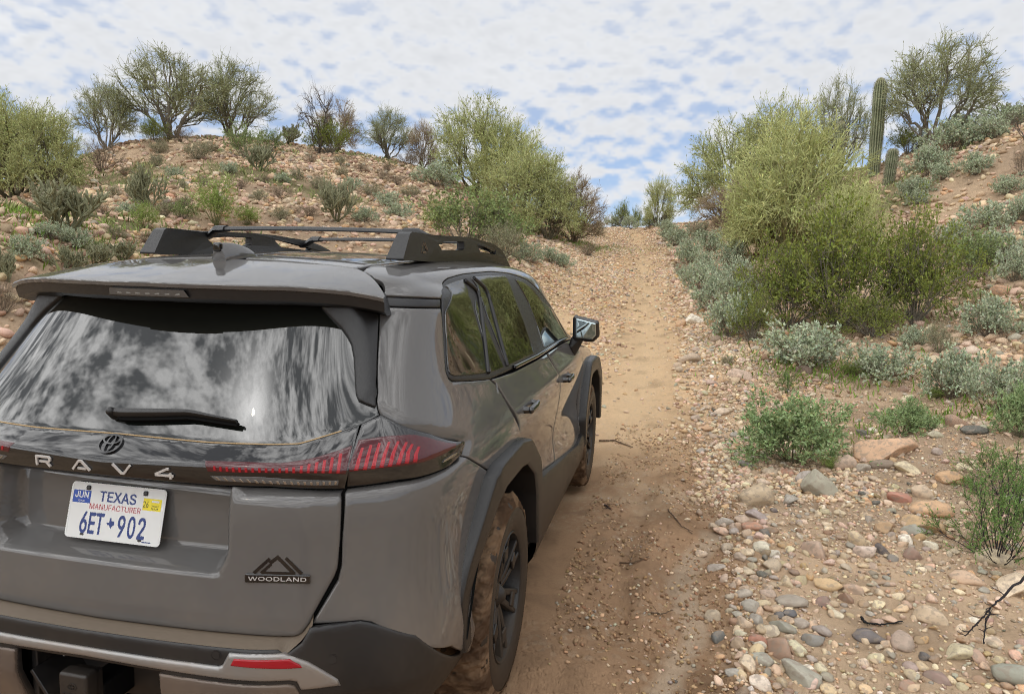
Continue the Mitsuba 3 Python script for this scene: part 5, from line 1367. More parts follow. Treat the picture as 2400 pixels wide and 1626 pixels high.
def build_body():
    arch = [side(smooth_line(arch_poly(y0), 60)) for y0 in WHEELS]
    part('tailgate', sheet(UV['tailgate'], recess, spacing=.010, edge=.010, drop=.006, sym=True), 'mat_paint', 60)
    both('quarter_panel', sheet(UV['quarter'], lamp_chamfer, spacing=.014), 'mat_paint', 60)
    both('roof_side', sheet(UV['roof_side'], 0, spacing=.016), 'mat_paint', 60)
    both('bumper_corner', sheet(UV['corner_cover'], lamp_chamfer, spacing=.013), 'mat_paint', 60)
    both('pillar_band', sheet(UV['trim_band'], -.002, spacing=.012), 'mat_black', 50)
    both('window_surround', sheet(UV['window_frame'], .0, spacing=.02, edge=.008), 'mat_black', 50)
    for name, k in (('quarter_window', 'quarter_pane'), ('quarter_light', 'small_pane'), ('rear_door_window', 'rear_pane'), ('front_door_window', 'front_pane'), ('front_quarter_light', 'corner_pane')):
        both(name, sheet(UV[k], .0035, spacing=.018, edge=.003, drop=.001, back=.005), 'mat_glass', 60)
    # mouldings between the panes and along the belt
    belt = smooth_line([(9.2, 9.66), (10.16, 9.53), (13.02, 9.52)], 40)
    both('belt_moulding', tube(S(*belt.T) + SN(*belt.T) * .004, .009, 8), 'mat_gloss_black', True)
    for a, b in ((UV['quarter_pane'][2], UV['quarter_pane'][6]), (UV['rear_pane'][0], UV['rear_pane'][7])):
        a, b = np.array(a), np.array(b)
        l = smooth_line([a + (b - a) * .03, b], 14)
        both('window_moulding', tube(S(*l.T) + SN(*l.T) * .003, .009, 8), 'mat_black', True)
    # doors and fender
    belt_yz = [(y, z + .0) for y, z in S(*np.array(UV['window_frame'][11:16]).T)[:, 1:]]
    cut_b = [(1.93, 1.19), (2.03, 1.03), (2.06, .8), (2.06, .30)]
    q = np.array(UV['quarter'])
    rear_edge = q[10:17] + [.045, 0]
    gap = side([(1.93 - .005, 1.19), (2.03 - .005, 1.03), (2.055, .8), (2.055, .30)])
    lo = side([(1.4, .30)])
    P = np.vstack([q[10:11] + [.05, -.05], side([(1.0, 1.205), (1.5, 1.19)]) + [0, -.10], gap, lo, arch[0][35:58][::-1], rear_edge[::-1][:6]])
    top = np.array(UV['window_frame'])[13:15][::-1] - [0, .16]
    P = np.vstack([q[10:11] + [.06, -.03], top, side([(1.925, 1.19)]) * [1, 0] + [0, 9.33], gap[1:], lo, arch[0][34:58][::-1], rear_edge[::-1]])
    both('rear_door', sheet(P, door_hollow, spacing=.016), 'mat_paint', 60)
    fr = side([(3.0, 1.085), (3.06, .95), (3.06, .62), (3.02, .30)])
    g2 = side([(1.937, 1.19), (2.037, 1.03), (2.066, .8), (2.066, .30)])
    P = np.vstack([side([(1.937, 1.19)]) * [1, 0] + [0, 9.33], [(13.05, 9.33)], fr, g2[::-1]])
    both('front_door', sheet(P, door_hollow, spacing=.016), 'mat_paint', 60)
    fr2 = side([(3.008, 1.085), (3.068, .95), (3.068, .62), (3.03, .36)])
    P = np.vstack([fr2, arch[1][4:57], side([(4.2, .40), (4.35, .62), (4.35, .88)]), side([(3.9, .99), (3.45, 1.035)])])
    both('front_fender', sheet(P, 0, spacing=.02), 'mat_paint', 60)
    hood = np.array([(13.6, 9.5), (14.2, 9.4), (15.3, 9.0), (16.4, 8.2), (16.6, 12), (16.6, 19.9), (13.9, 19.9), (13.6, 14)])
    both('hood', sheet(hood, .0, spacing=.04), 'mat_paint', 60)
    ws = np.array([(13.1, 10.0), (12.75, 13.0), (11.4, 17.2), (11.2, 19.9), (13.3, 19.9), (13.35, 13)])
    both('windscreen', sheet(ws, -.003, spacing=.04), 'mat_glass', 60)
    roof = np.array([(6.35, 17.46), (7.5, 17.45), (9, 17.45), (11, 17.45), (11.35, 17.5), (11.15, 19.97), (6.35, 19.97), (5.98, 18.6)])
    roof[-2:, 0] = [roof_u(0.02), roof_u(.30)]
    roof[0, 0] = roof_u(.48) + .05
    both('roof_panel', sheet(roof, 0, spacing=.02, edge=.004), 'mat_paint', 60)


def roof_u(x, y=.552):
    """The u at which the roof lies y metres forward, x from the middle."""
    v = np.linspace(17.3, 19.97, 60)
    u = np.linspace(4.5, 9, 300)
    p = S(*np.meshgrid(u, v, indexing='ij'))
    k = np.argmin((p[..., 1] - y) ** 2 + (p[..., 0] - x) ** 2)
    return u[k // 60]


def door_hollow(u, v):
    z = S(u, v)[:, 2]
    return -.016 * np.exp(-((z - .70) / .12) ** 2) + .005 * np.exp(-((z - 1.055) / .035) ** 2)


def crease_off(u, v, top=None):
    c = np.array(UV['crease'])
    vc = np.interp(u, c[:, 0], c[:, 1])
    t = np.array(UV['garnish'][:8] + UV['lamp_outer'][1:6])
    vt = np.interp(u, t[:, 0], t[:, 1])
    vb = np.interp(u, [1, 4.5, 6.4, 7.0, 7.37], [7.56, 7.58, 7.71, 7.67, 7.95])
    uu = np.abs(u - 1) + 1
    fade = 1 - .55 * sstep(5.5, 7.3, uu)
    up = np.clip((vt - v) / np.maximum(vt - vc, .05), 0, 1)
    dn = np.clip((v - vb) / np.maximum(vc - vb, .05), 0, 1)
    return np.where(v > vc, .003 + .024 * up, .004 + .023 * dn) * fade


def abs_u(fn):
    return lambda u, v: fn(np.abs(u - 1) + 1, v)


def build_tail():
    crease = abs_u(crease_off)
    gl = UV['glass_bottom'] + UV['glass_side'] + [(5.2, 13.5), (4.4, 13.9), (1.0, 13.9)]
    part('rear_window', sheet(gl, -.006, spacing=.02, edge=.004, drop=.001, sym=True), 'mat_glass', 60)
    l = smooth_line([(2 - u, v) for u, v in UV['glass_bottom'][1:7]][::-1] + UV['glass_bottom'][:7], 80)
    part('gold_pinstripe', tube(S(*l.T) + SN(*l.T) * -.001, .0021, 6), 'mat_gold', True, 'thin gold line under the rear window')
    part('tail_garnish', sheet(UV['garnish'], crease, spacing=.010, edge=.003, drop=.002, sym=True), 'mat_gloss_black', 35)
    lamp = sheet(UV['lamp_outer'], crease, spacing=.009, edge=.003, drop=.002)
    red = sheet(UV['lamp_red'], lambda u, v: crease(u, v) + .0015, spacing=.008, edge=.002, drop=.001, back=.002)
    ired = sheet(UV['inner_red'], lambda u, v: crease(u, v) + .0015, spacing=.008, edge=.002, drop=.001, back=.002)
    clear = sheet(UV['clear_strip'], lambda u, v: crease(u, v) + .0012, spacing=.008, edge=.001, drop=.0005, back=.002)
    for s in (0, 1):
        g = flip if s else (lambda m: m)
        p = part('tail_lamp', g(lamp), 'mat_gloss_black', 35)
        part(p + '__red_lens', g(red), 'mat_red_lens', 35)
        for q in OUTER_SEGMENTS:
            part(p + '__light_segment', g(sheet(q, lambda u, v: crease(u, v) + .003, spacing=.008, edge=.001, drop=.0003, back=.002)), 'mat_red_bright', 35)
        o = np.array([(6.72, 7.83), (7.08, 7.86), (7.1, 7.93), (6.95, 7.94), (6.75, 7.89)])
        part(p + '__reflector', g(sheet(o, lambda u, v: crease(u, v) + .003, spacing=.006, edge=.001, drop=.0003, back=.002)), 'mat_chrome', 35)
        p = part('tailgate_lamp', g(ired), 'mat_red_lens', 35)
        for q in INNER_SEGMENTS:
            part(p + '__light_segment', g(sheet(q, lambda u, v: crease(u, v) + .003, spacing=.008, edge=.001, drop=.0003, back=.002)), 'mat_red_bright', 35)
        part(p + '__reversing_lamp', g(clear), 'mat_clear_lens', 35)
        a, b = np.array(UV['clear_strip'][0]), np.array(UV['clear_strip'][3])
        c, d = np.array(UV['clear_strip'][7]), np.array(UV['clear_strip'][4])
        for t in np.linspace(.02, .96, 18):
            q = [a + (b - a) * t, a + (b - a) * (t + .026), c + (d - c) * (t + .026), c + (d - c) * t]
            q = np.array(q)
            m_ = q.mean(0)
            part(p + '__lamp_cell', g(sheet(m_ + (q - m_) * .75, lambda u, v: crease(u, v) + .0025, spacing=.006, edge=.0008, drop=.0002, back=.001)), 'mat_chrome', 35)
    # black fins beside the rear window
    inner, outer = np.array(UV['fin_inner']), np.array(UV['fin_outer'])
    P = np.vstack([inner, outer, [(5.15, 13.75), (3.5, 13.75)]])
    sc = scale_uv(P)
    li, lo = LineString(inner * sc), LineString(np.vstack([outer, [(5.15, 13.9)]]) * sc)

    def fin(u, v):
        q = shapely.points(np.stack([u, v], 1) * sc)
        return .002 + .036 * np.clip(shapely.distance(q, li) / .045, 0, 1) * np.clip(.12 + shapely.distance(q, lo) / .10, 0, 1)
    both('pillar_fin', sheet(P, fin, spacing=.011, edge=.004), 'mat_black', 30)


def roof_z(x, y):
    return np.interp(np.abs(x), [0, .2, .4, .5, .56, .62, .66], [0, .004, .014, .026, .036, .052, .066]) * -1 + np.interp(y, [.1, .25, .40, .55], [1.531, 1.560, 1.586, 1.607])


def build_spoiler():
    xs = np.linspace(-1, 1, 61)
    secs, secs2 = [], []
    for s in xs:
        xr = .650 * s
        xf = .470 * s if abs(s) < .999 else .470 * np.sign(s)
        ye = .150 + .42 * xr * xr
        yf = .548
        pts = []
        for t in np.linspace(0, 1, 9):
            x = xf + (xr - xf) * t ** .8
            y = yf + (ye + .012 - yf) * t
            pts.append((x, y, roof_z(x, y)))
        zc = pts[-1][2]
        pts[-1] = (xr, ye + .010, zc - .001)
        pts += [(xr, ye + .002, zc - .004), (xr, ye, zc - .007), (xr * .998, ye + .004, zc - .017), (xr * .996, ye + .0125, zc - .019)]
        secs.append(pts)
        secs2.append([(xr * .996, ye + .013, zc - .0185), (xr * .992, ye + .020, zc - .048), (xr * .98, ye + .06, zc - .062), (xr * .95, ye + .25, zc - .060), (xr * .9, ye + .33, zc - .03)])
    top = loft(secs)
    part('rear_spoiler', trimesh.Trimesh(top.vertices, top.faces[:, ::-1], process=False), 'mat_paint', 25)
    sides = []
    for e in (0, -1):
        a = np.array(secs[e])
        lowr = np.array(secs2[e])
        ring = np.vstack([a, lowr[1:]])
        c = ring.mean(0)
        sides.append(trimesh.Trimesh(np.vstack([ring, c]), [(i, (i + 1) % len(ring), len(ring)) for i in range(len(ring))], process=False))
    lo = loft(secs2)
    part('rear_spoiler__underside', cat(trimesh.Trimesh(lo.vertices, lo.faces[:, ::-1], process=False), *sides), 'mat_black', 25)
    # brake light in the spoiler's rear face
    prof = lambda x: .150 + .42 * x * x
    bar = []
    for x0, x1, z in ((-.135, .128, 1.498), (-.128, .118, 1.518)):
        bar.append([(x, prof(x) + (.012 if z < 1.5 else .004), z) for x in np.linspace(x0, x1, 14)])
    back = [[(x, y + .03, z) for x, y, z in r] for r in bar]
    lens = loft([back[0], bar[0], bar[1], back[1]])
    part('brake_light', lens, 'mat_clear_lens', 20)
    for x in np.linspace(-.095, .095, 7):
        part('brake_light__lamp_cell', rbox((.016, .004, .011), .0015, (x, prof(x) + .0105, 1.508)), 'mat_lamp_cell', 30)
    # shark-fin aerial
    secs = []
    for t in np.linspace(0, 1, 22):
        y = .500 + .225 * t
        h = .058 * (1 - t ** 2.2) ** .9 * min(1, .90 + t * 1.0) + .001
        w = .023 * (1 - t ** 2.2) ** .8 + .002
        z = np.interp(y, [.5, .73], [1.603, 1.623]) - .004
        secs.append([(w * np.cos(a) * (1 - .55 * max(0, np.sin(a)) ** 1.5), y - .012 * np.sin(a) * (t < .03), z + h * max(0, np.sin(a)) ** .8) for a in np.linspace(0, np.pi, 15)])
    part('roof_aerial', loft(secs, close=True), 'mat_paint', 50)
    part('roof_aerial__lens', rbox((.026, .022, .030), .006, (0, .494, 1.645)), 'mat_gloss_black', 40)


def build_bumper():
    def bump(u, v):
        uu = np.abs(u - 1) + 1
        under = -.075 * np.clip((2.9 - v) / 1.9, 0, 1.2)
        return (.005 + .047 * (1 - sstep(2.9, 4.9, uu))) + under * (1 - .5 * sstep(4.5, 7, uu))
    lip = np.array(UV['lip'])
    seam = np.array(UV['bumper_seam'])
    hole = [(0.4, 3.44), (1.98, 3.40), (1.98, 1.6), (1.6, 1.2), (0.4, 1.2)]
    P = np.vstack([lip[:6], [(3.80, 4.16)], seam, UV['bumper_low'], [(4.6, 1.1), (1, 1.1)]])
    part('rear_bumper', sheet(P, bump, spacing=.014, edge=.008, drop=.005, sym=True, holes=[hole]), 'mat_black', 45)
    a = smooth_line(np.vstack([UV['tailgate'][::-1][:9], [(3.99, 4.66)]]), 40)
    b = smooth_line(np.vstack([lip[:6], [(3.80, 4.20)], [(3.98, 4.50)]]), 40)
    A = S(*a.T) - SN(*a.T) * .012
    B = S(*b.T) + SN(*b.T) * (bump(*b.T) - .004)[:, None]
    half = loft([A, (A + B) / 2 + [0, 0, .003], B])
    part('rear_bumper__step', cat(half, flip(half)), 'mat_dusty_step', 40, 'dust-covered step under the tailgate')
    part('skid_trim', sheet(UV['silver'], lambda u, v: bump(u, v) + .008, spacing=.011, edge=.007, drop=.006, sym=True), 'mat_silver', 40)
    both('lower_skid_trim', sheet(UV['silver_low'] [:4] + [(3.75, 1.9), (3.2, 1.5), (2.03, 1.5)], lambda u, v: bump(u, v) + .006, spacing=.012, edge=.006, drop=.004), 'mat_silver_ground_reflection', 40)
    both('reflector', sheet(UV['reflector'], lambda u, v: bump(u, v) + .012, spacing=.008, edge=.003, drop=.002), 'mat_red_bright', 40)
    for q in UV['sensors']:
        c = S(*np.array(q)) + SN(*np.array(q)) * (bump(np.array([q[0]]), np.array([q[1]]))[0] + .001)
        n = SN(*np.array(q))
        ex = np.cross([0, 0, 1.], n)
        ex /= np.linalg.norm(ex)
        both('parking_sensor', cat(on_plane(trimesh.creation.annulus(.0115, .0135, .0012), c, ex, np.cross(n, ex), n), on_plane(trimesh.creation.cylinder(.0105, .001), c, ex, np.cross(n, ex), n)), 'mat_black', 40)
    # tow hitch in the bumper's opening
    part('hitch_opening', cat(rbox((.44, .02, .20), .004, (0, .06, .45)), rbox((.44, .14, .02), .004, (0, .0, .568)), rbox((.02, .14, .2), .004, (-.215, .0, .45)), rbox((.02, .14, .2), .004, (.215, .0, .45)),
                              on_plane(rbox((.012, .14, .11), .003), (-.175, -.02, .43), np.array([.8, 0, .6]), np.array([0, 1., 0]), np.array([-.6, 0, .8]))), 'mat_black', 40)
    p = part('tow_hitch', cat(tube([(-.62, .10, .40), (.62, .10, .40)], .03, 10), rbox((.075, .17, .075), .008, (-.035, .02, .41)), rbox((.20, .02, .014), .004, (-.15, -.01, .392)), rbox((.20, .02, .014), .004, (.12, -.01, .385))), 'mat_dark')
    cov = [rbox((.088, .045, .11), .009, (-.037, -.105, .455)), rbox((.078, .03, .095), .006, (-.037, -.075, .452))]
    part('tow_hitch__cover', cat(*cov), 'mat_black', 40)
    em = emblem_shape(.014, .010)
    part('tow_hitch__cover_emblem', on_plane(extrude(em, .002), (-.037, -.1275, .475), np.array([1., 0, 0]), np.array([0, 0, 1.]), np.array([0, -1., 0])), 'mat_black')
    part('tow_hitch__cover_lettering', on_plane(centred_text('TOYOTA', .010, .002, .06), (-.037, -.1275, .450), np.array([1., 0, 0]), np.array([0, 0, 1.]), np.array([0, -1., 0])), 'mat_black', False)
    part('tow_hitch__pin', cat(tube([(-.17, -.03, .50), (-.14, -.035, .515), (-.13, -.035, .505), (-.15, -.035, .495), (-.17, -.035, .512)], .0022, 6), rbox((.045, .02, .035), .003, (-.165, -.03, .515))), 'mat_silver')
    lab = rbox((.10, .002, .05), .0008, (.145, .045, .475))
    part('hitch_label', lab, 'mat_plate_ink', 40)
    rows = [rbox((.07 + .02 * ((i * 7) % 3) / 2, .001, .0016), .0004, (.145, .0433, .492 - .0055 * i)) for i in range(7)]
    part('hitch_label__print', cat(*rows), 'mat_plate_white', False)
    labels[f'{CAR}__hitch_label__print'] = {'kind': 'stuff'}


def emblem_shape(a, b):
    el = lambda cx, cy, rx, ry: shapely.affinity.scale(Point(cx, cy).buffer(1, 32), rx, ry)
    ring = lambda cx, cy, rx, ry, w: el(cx, cy, rx, ry).difference(el(cx, cy, rx - w, ry - w))
    w = a * .135
    return shapely.union_all([ring(0, 0, a, b, w), ring(0, 0, a * .36, b * .97, w * .85), ring(0, b * .42, a * .78, b * .50, w * .85)])


scene['mat_dusty_step'] = {'type': 'twosided', 'bsdf': {'type': 'roughplastic', 'diffuse_reflectance': rgb((.165, .125, .088)), 'alpha': .5}}


def frame_at(u, v, off):
    u, v = np.array(float(u)), np.array(float(v))
    n = SN(u, v)
    ex = np.cross([0, 0, 1.], n)
    ex = ex / np.linalg.norm(ex)
    return S(u, v) + n * off, ex, np.cross(n, ex), n


def build_badges():
    # raised letters on the garnish
    st = lambda *p: LineString(p).buffer(.0029, cap_style='flat', join_style='mitre')
    L = {'R': st((-.022, -.012), (-.022, .0135), (.018, .0135), (.022, .010), (.022, .004), (.017, 0), (-.012, 0)).union(st((.010, .0), (.022, -.0135))),
         'A': st((-.027, -.0135), (-.004, .0125), (.004, .0125), (.027, -.0135)).union(st((-.010, -.009), (.016, -.009))),
         'V': st((-.027, .0135), (-.004, -.0115), (.004, -.0115), (.027, .0135)),
         '4': st((.026, -.006), (-.024, -.006), (-.024, -.003), (.010, .0125), (.015, .0125)).union(st((.018, .001), (.018, -.0145)))}
    off = crease_off(np.array([1.0]), np.array([7.98]))[0]
    for ch, x in zip('RAV4', (-.186, -.064, .064, .188)):
        u = np.interp(abs(x), S(np.linspace(1, 3, 60), np.full(60, 8.0))[:, 0], np.linspace(1, 3, 60))
        uu = u if x >= 0 else 2 - u
        at = lambda v: S(np.array(uu), np.array(v)) + SN(np.array(uu), np.array(v)) * crease_off(np.array([u]), np.array([v]))[0]
        c, ex, _, _ = frame_at(uu, 7.8, 0.0)
        ey = unit(at(7.92) - at(7.68))
        n = unit(np.cross(ex, ey))
        part('badge_letter', on_plane(extrude(L[ch], .0045), at(7.80) + n * .0015, ex, ey, n), 'mat_letter', False)
    at = lambda v: S(1.0, v) + SN(np.array(1.0), np.array(v)) * crease_off(np.array([1.0]), np.array([v]))[0]
    c, ex = at(8.47), np.array([1., 0, 0])
    ey = unit(at(8.62) - at(8.28))
    n = np.cross(ex, ey)
    part('emblem', on_plane(extrude(emblem_shape(.035, .031), .0055), c, ex, ey, n), 'mat_gloss_black', False)
    c, ex, ey, n = frame_at(*UV['badge'][0], .006)
    bar = rbox((.168, .0225, .006), .0025)
    part('trim_badge', on_plane(bar, c, ex, ey, n), 'mat_gloss_black', 40)
    mt = shapely.union_all([LineString([(-.066, 0), (-.022, .041)]).buffer(.0045, cap_style='flat'), LineString([(-.046, 0), (-.018, .026)]).buffer(.0042, cap_style='flat'),
                            LineString([(-.022, .028), (.000, .0455), (.046, 0)]).buffer(.005, cap_style='flat', join_style='mitre'), LineString([(.022, .044), (.066, 0)]).buffer(.0045, cap_style='flat'),
                            shapely.box(-.040, -.003, .048, .005)])
    part('trim_badge__mountains', on_plane(extrude(shapely.affinity.scale(mt, .93, .93, origin=(0, 0)), .005), c + ey * .0135 - n * .004, ex, ey, n), 'mat_gloss_black', False)
    part('trim_badge__lettering', on_plane(centred_text('WOODLAND', .0100, .0012, .149), c + n * .003, ex, ey, n), 'mat_letter', False)


def build_plate():
    t = np.radians(15.8)
    ex, ey = np.array([1., 0, .004]), np.array([-.004, np.sin(t), np.cos(t)])
    n = np.cross(ex, ey)
    n = n / np.linalg.norm(n) * 1.0
    c = np.array([-.009, .016, .904])
    w, h = .3048, .1524
    pl = shapely.box(-w / 2, -h / 2, w / 2, h / 2).buffer(-.012).buffer(.012)
    put = lambda mesh, x, y, z=.0: on_plane(mesh, c + ex * x + ey * y + n * z, ex, ey, n)
    X = lambda f: (f - .5) * w
    Y = lambda f: (.5 - f) * h
    p = part('license_plate', put(extrude(pl, .0016), 0, 0, -.0016), 'mat_plate_white', False, 'white license plate with blue and red lettering')
    rimr = pl.buffer(-.004).difference(pl.buffer(-.0055))
    part(p + '__embossed_rim', put(extrude(rimr, .0006), 0, 0), 'mat_plate_white', False)
    part(p + '__state_lettering', put(centred_text('TEXAS', .027, .0005, .118, True), X(.505), Y(.225)), 'mat_plate_navy', False)
    part(p + '__type_lettering', put(centred_text('MANUFACTURER', .0150, .0005, .164), X(.49), Y(.415)), 'mat_plate_red', False)
    for txt, x, wd in (('6', .185, .0235), ('E', .272, .021), ('T', .355, .025), ('9', .585, .0235), ('0', .69, .0235), ('2', .795, .0235)):
        part(p + '__number', put(centred_text(txt, .055, .0008, wd, True), X(x), Y(.715)), 'mat_plate_navy', False)
    tx = Polygon([(-3, 10), (1, 10), (1, 5), (5, 4), (8, 4), (8.5, -1), (9, -3), (5, -5.5), (3, -8), (3.2, -11), (0, -9), (-2.5, -5), (-4.5, -3.5), (-6, -5), (-7.5, -3), (-9.5, .4), (-3, .4)])
    part(p + '__state_outline', put(extrude(shapely.affinity.scale(tx, .00135, .00135, origin=(0, 0)), .0006), X(.468), Y(.68)), 'mat_plate_navy', False)
    s1 = part(p + '__month_sticker', put(extrude(shapely.box(-.0285, -.017, .0285, .017), .0007), X(.122), Y(.26)), 'mat_plate_blue', False, 'blue sticker reading JUN')
    part(p + '__month_lettering', put(cat(centred_text('JUN', .0165, .0004, .044, True)), X(.122), Y(.225), .0007), 'mat_plate_white', False)
    part(p + '__month_small_print', put(centred_text('TEXAS', .0045, .0004, .022), X(.125), Y(.335), .0007), 'mat_plate_white', False)
    part(p + '__year_sticker', put(extrude(shapely.box(-.0285, -.016, .0285, .016), .0007), X(.868), Y(.285)), 'mat_plate_yellow', False, 'yellow sticker reading 26')
    part(p + '__year_lettering', put(centred_text('26', .0165, .0004, .016), X(.805), Y(.285), .0007), 'mat_plate_ink', False)
    part(p + '__year_small_print', put(cat(*[centred_text(a, .0045, .0004, .022).apply_translation([0, b, 0]) for a, b in (('TEXAS', -.0035), ('DEALER', -.0105))]), X(.90), Y(.285), .0007), 'mat_plate_ink', False)
    part(p + '__year_white_bar', put(extrude(shapely.box(-.012, -.0025, .012, .0025), .0004), X(.90), Y(.225), .0007), 'mat_plate_white', False)
    for x in (.185, .79):
        part(p + '__bolt', put(rbox((.013, .013, .006), .0029), X(x), Y(.095), .002), 'mat_black', 40)
        part(p + '__slot', put(extrude(LineString([(-.003, 0), (.003, 0)]).buffer(.0032), .0006), X(x), Y(.925)), 'mat_plate_ink', False)
    part(p + '__maker_print', put(extrude(shapely.box(-.014, -.0015, .014, .0015), .0004), X(.86), Y(.945)), 'mat_plate_navy', False)


def build_wiper():
    q = np.array(UV['wiper'])
    l = smooth_line(q, 16)
    P, n = S(*l.T), SN(*l.T)
    w = np.interp(np.linspace(0, 1, 16), [0, .08, .35, 1], [.008, .012, .011, .004])
    up = np.cross(n, np.gradient(P, axis=0))
    up /= np.linalg.norm(up, axis=1, keepdims=True)
    secs = [[P[i] + n[i] * (.012 + a) + up[i] * b * w[i] for a, b in ((0, -1), (.010, -1), (.018, -.2), (.015, .9), (.003, 1.1))] for i in range(16)]
    p = part('rear_wiper', loft(secs, close=True), 'mat_black', 30)
    secs = [[P[i] + n[i] * (.001 + a) + up[i] * (b * .006 - w[i] * 1.2) for a, b in ((0, -1), (.014, -1), (.014, 1), (0, 1))] for i in range(1, 16)]
    part(p + '__blade', loft(secs, close=True), 'mat_dark', 30)
    part(p + '__pivot', hull_of([(P[0] + n[0] * .004, .016), (P[0] + n[0] * .026, .012)]), 'mat_black', 40)


def build_side_parts():
    for y0 in WHEELS:
        rear = y0 == AX_Y
        out_ = smooth_line(np.array([(-.515, .42), (-.545, .60), (-.50, .69), (-.315, .925), (-.25, .950), (.09, .950), (.28, .915), (.50, .78), (.545, .68), (.555, .40)]) + [y0, 0], 64)
        inn = smooth_line(np.array([(-.435, .42), (-.44, .58), (-.40, .65), (-.235, .83), (-.18, .845), (.11, .84), (.21, .825), (.37, .74), (.425, .64), (.465, .40)]) + [y0, 0], 64)
        secs = []
        for o, i in zip(out_, inn):
            uvs = side(o)[0]
            xb = S(*uvs)[0] - .004
            xf = .944 - (.05 * np.clip((.62 - o[0]) / .25, 0, 1) if rear else .0)
            mid = o + (i - o) * .16
            secs.append([(xb, o[0], o[1]), (xf - .012, *(o + (i - o) * .02)), (xf - .003, *(o + (i - o) * .08)), (xf, *mid), (xf - .002, *(o + (i - o) * .9)), (xf - .010, *i), (xf - .03, *i), (.80, *i)])
        both('wheel_arch_flare', trimesh.Trimesh(*[loft(secs).vertices, loft(secs).faces[:, ::-1]], process=False), 'mat_black', 30)
    secs = []
    for y in np.linspace(1.40, 3.08, 40):
        zt = np.interp(y, [1.40, 1.62, 2.85, 3.08], [.655, .635, .475, .50])
        xb = S(*side((y, zt))[0])[0] - .004
        secs.append([(xb, y, zt + .004), (.922, y, zt), (.934, y, zt - .02), (.938, y, max(.43, zt - .16)), (.925, y, .335), (.89, y, .285), (.80, y, .26)])
    m_ = loft(secs)
    both('rocker_panel', trimesh.Trimesh(m_.vertices, m_.faces[:, ::-1], process=False), 'mat_black', 30)
    for y, z in ((1.16, 1.035), (2.17, 1.0)):
        x = S(*side((y, z))[0])[0]
        both('door_handle', cat(hull_of([((x + .030, y - .005, z), .014), ((x + .036, y + .07, z + .002), .013), ((x + .030, y + .15, z + .002), .012)]), hull_of([((x - .004, y - .01, z), .016), ((x + .026, y - .004, z), .012)]), hull_of([((x - .004, y + .15, z + .002), .014), ((x + .026, y + .15, z + .002), .010)])), 'mat_gloss_black', 40)
    # mirrors
    c = np.array([.975, 2.655, 1.237])
    house = hull_of([((.915, 2.625, 1.185), .020), ((.912, 2.625, 1.295), .020), ((1.028, 2.625, 1.272), .020), ((1.034, 2.625, 1.205), .020), ((1.010, 2.625, 1.178), .018), ((.93, 2.72, 1.20), .022), ((.93, 2.72, 1.275), .022), ((1.01, 2.71, 1.255), .022), ((1.01, 2.71, 1.205), .020)])
    gl = hull_of([((.921, 2.612, 1.190), .009), ((.918, 2.612, 1.290), .009), ((1.024, 2.612, 1.268), .009), ((1.029, 2.612, 1.207), .009), ((1.008, 2.612, 1.184), .009)])
    v = np.asarray(gl.vertices).copy()
    v[:, 1] = np.maximum(v[:, 1], 2.6035)
    gl = trimesh.Trimesh(v, gl.faces, process=False)
    stem = hull_of([((.885, 2.66, 1.125), .022), ((.895, 2.68, 1.085), .018), ((.945, 2.665, 1.19), .02), ((.905, 2.665, 1.19), .016), ((.885, 2.74, 1.11), .018)])
    for g in ((lambda m: m), flip):
        p = part('door_mirror', g(house), 'mat_gloss_black', 40)
        part(p + '__mirror_glass', g(gl), 'mat_mirror', 30)
        part(p + '__stem', g(stem), 'mat_black', 40)


